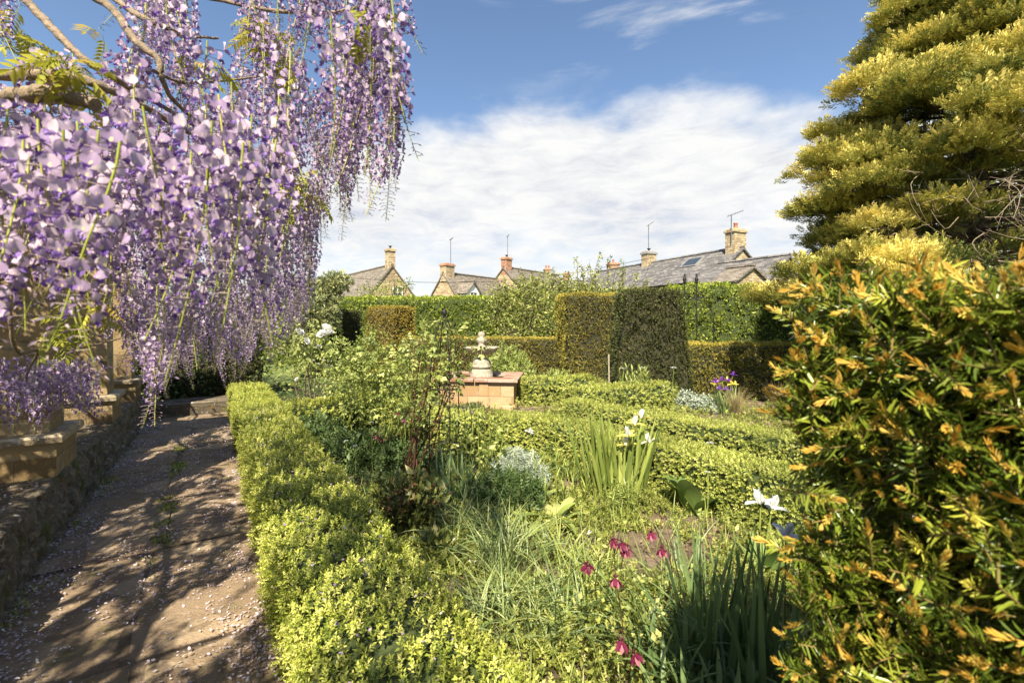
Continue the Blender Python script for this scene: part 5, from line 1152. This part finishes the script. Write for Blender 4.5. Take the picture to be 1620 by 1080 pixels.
# over the terrace and behind the camera, out of the picture: this is what shades the path
for _ in range(430):
    u, v = R.uniform(-3.2, 7.5), R.uniform(-3.6, -1.5); p = uv(u, v, 2.5+.15*R.random())
    if wob(np.array([p*1.0]), 1.7, 3)[0] < -.46: continue
    raceme(mb, mb, p, R.uniform(.28, .45), 44, .024, False, (0, 0), .8)
for _ in range(400):  # more unseen racemes, added to throw shade on the path hedge
    u, v = R.uniform(-.2, 3.2), R.uniform(-1.3, -.2); p = uv(u, v, 2.35+.2*R.random())
    if p[1] > .25 and (p[0]/p[1]*FPX+810 > -90): continue
    if wob(np.array([p*1.0]), 2.6, 5)[0] < .12: continue
    raceme(mb, mb, p, R.uniform(.28, .45), 40, .024, False, (0, 0), .8)
o = mb.build('hanging_blossom', WM, wis); o['kind'] = 'stuff'
# young leaves
def wleaves(P, size):
    m_ = MB(); n = len(P); scatter(m_, PINN, P, nrm(R.normal(size=(n, 3))*np.array([1, 1, .4])+np.array([0, 0, -.35])), size*(.7+.6*R.random(n)), roll=False); return m_
P = [at(x+R.normal()*10, y+R.normal()*8, d+R.normal()*.06) for x, y, d, k in ((105, 92, 1.2, 9), (120, 105, 1.15, 8), (310, 95, 1.5, 6), (420, 55, 1.9, 10), (440, 85, 1.9, 8), (465, 95, 1.8, 5), (583, 22, 1.4, 5), (575, 10, 1.4, 4), (150, 60, 1.5, 2), (25, 60, 1.7, 5), (455, 285, 1.6, 5), (490, 300, 1.7, 6), (140, 470, 1.9, 8), (120, 500, 1.95, 7), (160, 490, 2.0, 6), (100, 520, 2.0, 4), (405, 30, 1.9, 6), (15, 30, 1.7, 5), (230, 130, 1.5, 3)) for _ in range(k)]
wleaves(np.array(P), .10).build('young_leaves', M['wleaf'], wis)
P = np.array([uv(R.uniform(-3.2, 7.8), R.uniform(-3.6, -1.4), 2.55+.35*R.random()) for _ in range(2300)]); P = P[wob(P*np.array([1, 1, 0]), 1.7, 3) > -.38]  # unseen leaves over the terrace, added and thinned to dapple the path
wleaves(P, .26).build('shade_canopy_leaves', M['wleaf'], wis)

# ================================================================== NEAR YEW
def near_yew():
    c = uv(-.9, 1.7, 0); th = thing('yew_hedge', 'dark glossy yew hedge with orange shoot tips filling the right foreground', 'hedge', c, 'yew hedges of the garden')
    NT = leafT(.145, .05, -.10, 0, rows=((0, .5), (.2, 1), (.75, .95), (1, .08)))
    def shoot(nn, tip):
        mb = MB(); k = np.arange(nn); t = (k+.5)/nn; s_ = np.where(k % 2, 1, -1)
        P = np.stack([0*t, t*.98, 0*t], -1); D = np.stack([s_*1.0+.25*R.normal(size=nn), .55+.35*t+.25*R.normal(size=nn), .30+.42*R.normal(size=nn)], -1)
        X, Y, Z = frames(D, R.normal(size=nn)*.3); ln = .29*np.interp(t, [0, .15, .8, 1], [.55, 1, .9, .5])*(.6+.6*R.random(nn))
        mb.inst(NT, P, X, Y, Z, ln, rnd=(R.random(nn)-.5)*.2)
        q = np.linspace(0, 1, 6); tube(mb, np.stack([.01*np.sin(q*5), q, 0*q], -1), np.linspace(.016, .009, 6), 5, 2, 0, cap=False)
        if tip:
            n2 = 20; t2 = R.random(n2)**1.1; P2 = np.stack([0*t2, .90+.26*t2, 0*t2], -1); a = R.random(n2)*6.28; op = .55-.38*t2
            D2 = np.stack([np.cos(a)*np.sin(op), np.cos(op), np.sin(a)*np.sin(op)], -1); X, Y, Z = frames(D2, up=(.3, .1, 1))
            mb.inst((NT[0]*np.array([1.25, 1, 1]), NT[1], NT[2]+1, NT[3]), P2, X, Y, Z, .125*(.8+.4*R.random(n2)), rnd=(.34-.70*t2+.25*(R.random(n2)-.5)))
        return mb.tpl()
    TS = [shoot(34, False), shoot(30, False), shoot(26, True), shoot(30, True), shoot(24, True), shoot(36, True)]
    mb = MB(); AU3, AV3 = np.append(AU, 0), np.append(AV, 0); z = np.array([0, 0, 1.]); u1, v0, top = .42, .90, 1.645
    def face(n, fo, nv):
        a, b = R.random(n), R.random(n); P = fo(a, b); nv = np.asarray(nv, float)
        P = P+nv*(.045*wob(P, 5)+.02*wob(P, 14, 2))[:, None]
        dep = R.random(n)**1.5*.10; P = P-nv*dep[:, None]
        D = nrm(nv*.75+z*.55+R.normal(size=(n, 3))*.55)
        ln = .082+.062*R.random(n); X, Y, Z = frames(D, R.random(n)*6.28); k = R.choice(6, n, p=[.22, .20, .145, .145, .145, .145]); k = np.where((dep > .05) & (k > 1), k % 2, k)
        for j, T in enumerate(TS):
            q = k == j; mb.inst(T, P[q]-D[q]*ln[q][:, None]*.5, X[q], Y[q], Z[q], ln[q], np.clip(.42+.2*R.normal(size=q.sum()), 0, 1))
    up3 = lambda u, v, h: u[:, None]*AU3+v[:, None]*AV3+h[:, None]*z
    face(2700, lambda a, b: up3(-.45+(u1+.45)*a, v0+0*a, .55+(top-.55)*b), -AV3)          # the face towards the path
    face(500, lambda a, b: up3(-.6+(u1+.6)*a, v0+0*a, .02+.55*b), -AV3)
    face(700, lambda a, b: up3(-.5+(u1+.5)*a, v0+.75*b, top+0*a), z)
    face(800, lambda a, b: up3(u1+0*a, v0+.9*a, top*b), AU3)                               # the end face
    face(500, lambda a, b: up3(-1.9+1.4*a, v0+1.2*R.random(len(a)), top+0*a), z); face(500, lambda a, b: up3(u1+0*a, v0+.9+.7*a, top*b), AU3)
    mb.build('foliage', [M['needle'], M['newneedle'], M['yewstem']], th)
    ib = MB(); box(ib, uv((u1-.14-2.0)/2, (v0+.13+2.5)/2), AU, AV, u1-.14+2.0, 2.5-v0-.13, 0, top-.11); ib.build('twigs', M['yewin'], th, smooth=False)  # solid core behind the shoots, gap shade in its colour
near_yew()

# ================================================================== FALLEN PETALS, MOSS
def strewn(name, label, P, size, m_, cat):
    n = len(P); mb = MB(); N_ = nrm(np.array([0, 0, 1.])+R.normal(size=(n, 3))*.35); X, Y, Z = frames_up(N_); mb.inst(leafT(.75, .14, .10, 0, rows=((0, .4), (.5, 1), (1, .3))), P, X, Y, Z, size*(.5+.8*R.random(n))); o = mb.build(name, m_); tag(o, label, cat, None, 'stuff')
n = 26000; U_ = R.uniform(-.6, 9, n); V_ = np.where(R.random(n) < .6, R.uniform(-1, .3, n), np.where(R.random(n) < .5, -1+np.abs(R.normal(size=n))*.16, .28-np.abs(R.normal(size=n))*.14)).clip(-.98, .3)
P = U_[:, None]*np.append(AU, 0)+V_[:, None]*np.append(AV, 0)+np.array([0, 0, .022]); P = P[(wob(P, 3.1, 2)+.7*wob(P, 8, 5)+R.normal(size=n)*.35) > -.1]
strewn('fallen_petals', 'lilac and brown wisteria petals strewn over the path', P, .0145, M['petal'], 'fallen petals')
n = 3000; P = R.uniform(1, 8.5, n)[:, None]*np.append(AU, 0)+R.uniform(-1.9, -1.06, n)[:, None]*np.append(AV, 0)+np.array([0, 0, TZ+.01]); strewn('terrace_petals', 'fallen wisteria petals on the terrace stones', P, .015, M['petal'], 'fallen petals')
n = 240; P = R.uniform(.5, 7, n)[:, None]*np.append(AU, 0)+R.uniform(.32, .82, n)[:, None]*np.append(AV, 0)+np.array([0, 0, .47]); strewn('hedge_petals', 'pale wisteria petals caught on top of the path hedge', P, .017, M['white'] if False else M['banner'], 'fallen petals')
mb = MB(); n = 9000; U_ = R.uniform(-.4, 8, n); V_ = np.where(R.random(n) < .55, -.36+R.normal(size=n)*.045, np.where(R.random(n) < .6, -.98+np.abs(R.normal(size=n))*.08, .32-np.abs(R.normal(size=n))*.06))
P = U_[:, None]*np.append(AU, 0)+V_[:, None]*np.append(AV, 0); P = np.c_[P, np.zeros(n)][:, :3] if P.shape[1] == 2 else P
P[:, 2] = .010; P = P[(wob(P, 2.7, 9)+.6*wob(P, 9, 1)+R.normal(size=n)*.15) > .30]; scatter(mb, TUF[:3], P, nrm(R.normal(size=(len(P), 3))*.6+np.array([0, 0, 1])), .022)
o = mb.build('moss', M['cover']); tag(o, 'cushions of green moss along the joints of the path', 'moss', None, 'stuff')

# ================================================================== LIGHT, SKY, CAMERA
EL = math.radians(48); sx, sy = -.14, -.99; AZ = math.atan2(sx, sy)
sun = bpy.data.lights.new('sun', 'SUN'); sun.energy = 5.0; sun.angle = math.radians(.55); sun.color = (1, .905, .72)
so = bpy.data.objects.new('sun', sun); COL.objects.link(so)
from mathutils import Vector
tosun = Vector((sx*math.cos(EL), sy*math.cos(EL), math.sin(EL))); so.rotation_euler = tosun.to_track_quat('Z', 'Y').to_euler(); so.location = (0, 0, 30)

w = bpy.data.worlds.new('World'); SC.world = w; w.use_nodes = True; nt = w.node_tree; nt.nodes.clear(); N, Lk = nt.nodes.new, nt.links.new
sky = N('ShaderNodeTexSky'); sky.sky_type = 'NISHITA'; sky.sun_disc = False; sky.sun_elevation = EL; sky.sun_rotation = AZ; sky.air_density = 1.0; sky.dust_density = .6; sky.ozone_density = 1.4
tc = N('ShaderNodeTexCoord'); sp = N('ShaderNodeSeparateXYZ'); Lk(tc.outputs['Generated'], sp.inputs[0])
X_, Y_, Z_ = sp.outputs
h = math_(nt, 'SQRT', math_(nt, 'ADD', math_(nt, 'MULTIPLY', X_, X_), math_(nt, 'MULTIPLY', Y_, Y_)))
e = math_(nt, 'DIVIDE', Z_, math_(nt, 'MAXIMUM', h, .02))                       # tangent of the height above the horizon
azm = N('ShaderNodeMath'); azm.operation = 'ARCTAN2'; Lk(X_, azm.inputs[0]); Lk(Y_, azm.inputs[1]); az = azm.outputs[0]
cb = N('ShaderNodeCombineXYZ'); Lk(az, cb.inputs[0]); Lk(e, cb.inputs[1])
def mapd(s):
    m_ = N('ShaderNodeMapping'); m_.inputs['Scale'].default_value = s; Lk(cb.outputs[0], m_.inputs[0]); return m_.outputs[0]
n1 = noise(nt, 1.0, 6, .56, mapd((3.6, 7, 1)), .2); n2 = noise(nt, 1.0, 9, .65, mapd((9, 30, 1)), .5); n3 = noise(nt, 1.0, 8, .6, mapd((2.2, 9, 3)), .6)
edge = math_(nt, 'SUBTRACT', .50, math_(nt, 'MULTIPLY', math_(nt, 'MAXIMUM', math_(nt, 'SUBTRACT', math_(nt, 'ABSOLUTE', math_(nt, 'SUBTRACT', az, .14)), .12), 0), .25))
dlt = math_(nt, 'SUBTRACT', math_(nt, 'ADD', edge, math_(nt, 'MULTIPLY', math_(nt, 'SUBTRACT', n1, .5), .30)), e)
bank = maprange(nt, dlt, -.015, .10)
thin = maprange(nt, n2, .40, .62, .80, 1.0); low = maprange(nt, e, .10, .30, 0, 1)
bank = math_(nt, 'MULTIPLY', bank, math_(nt, 'ADD', math_(nt, 'MULTIPLY', low, math_(nt, 'SUBTRACT', 1, thin)), thin))
wisp = math_(nt, 'MULTIPLY', math_(nt, 'MULTIPLY', maprange(nt, n3, .50, .78, 0, .75), maprange(nt, e, .45, .58)), maprange(nt, az, -.2, .15))
cov = math_(nt, 'MINIMUM', math_(nt, 'ADD', bank, wisp), 1)
shade = ramp(nt, math_(nt, 'ADD', math_(nt, 'MULTIPLY', n1, .5), math_(nt, 'MULTIPLY', n2, .5)), [(.66, .69, .77), (.84, .85, .87), (.96, .96, .95)], pos=[.36, .45, .55])
b1 = N('ShaderNodeBackground'); hs = N('ShaderNodeHueSaturation'); hs.inputs['Saturation'].default_value = 1.04; Lk(sky.outputs[0], hs.inputs['Color']); Lk(hs.outputs[0], b1.inputs[0]); b1.inputs[1].default_value = .072
b2 = N('ShaderNodeBackground'); Lk(shade, b2.inputs[0]); b2.inputs[1].default_value = .385
mx = N('ShaderNodeMixShader'); Lk(cov, mx.inputs[0]); Lk(b1.outputs[0], mx.inputs[1]); Lk(b2.outputs[0], mx.inputs[2]); wo = N('ShaderNodeOutputWorld'); Lk(mx.outputs[0], wo.inputs[0])

cam = bpy.data.cameras.new('camera'); cam.sensor_width = 36; cam.lens = FPX/1620*36; cam.shift_y = -(540-HOR)/1620; cam.clip_start = .05; cam.clip_end = 2000
cam.dof.use_dof = True; cam.dof.focus_distance = 5.5; cam.dof.aperture_fstop = 4.5
co = bpy.data.objects.new('camera', cam); COL.objects.link(co); co.location = (0, 0, EYE); co.rotation_euler = (PI/2, 0, 0); SC.camera = co
vs = SC.view_settings; SC.display_settings.display_device = 'sRGB'; vs.view_transform = 'Standard'; vs.look = 'None'; vs.gamma = 1; vs.use_curve_mapping = False; vs.exposure = 1.42
SC.cycles.max_bounces = 8; SC.cycles.transparent_max_bounces = 8; SC.cycles.transmission_bounces = 4
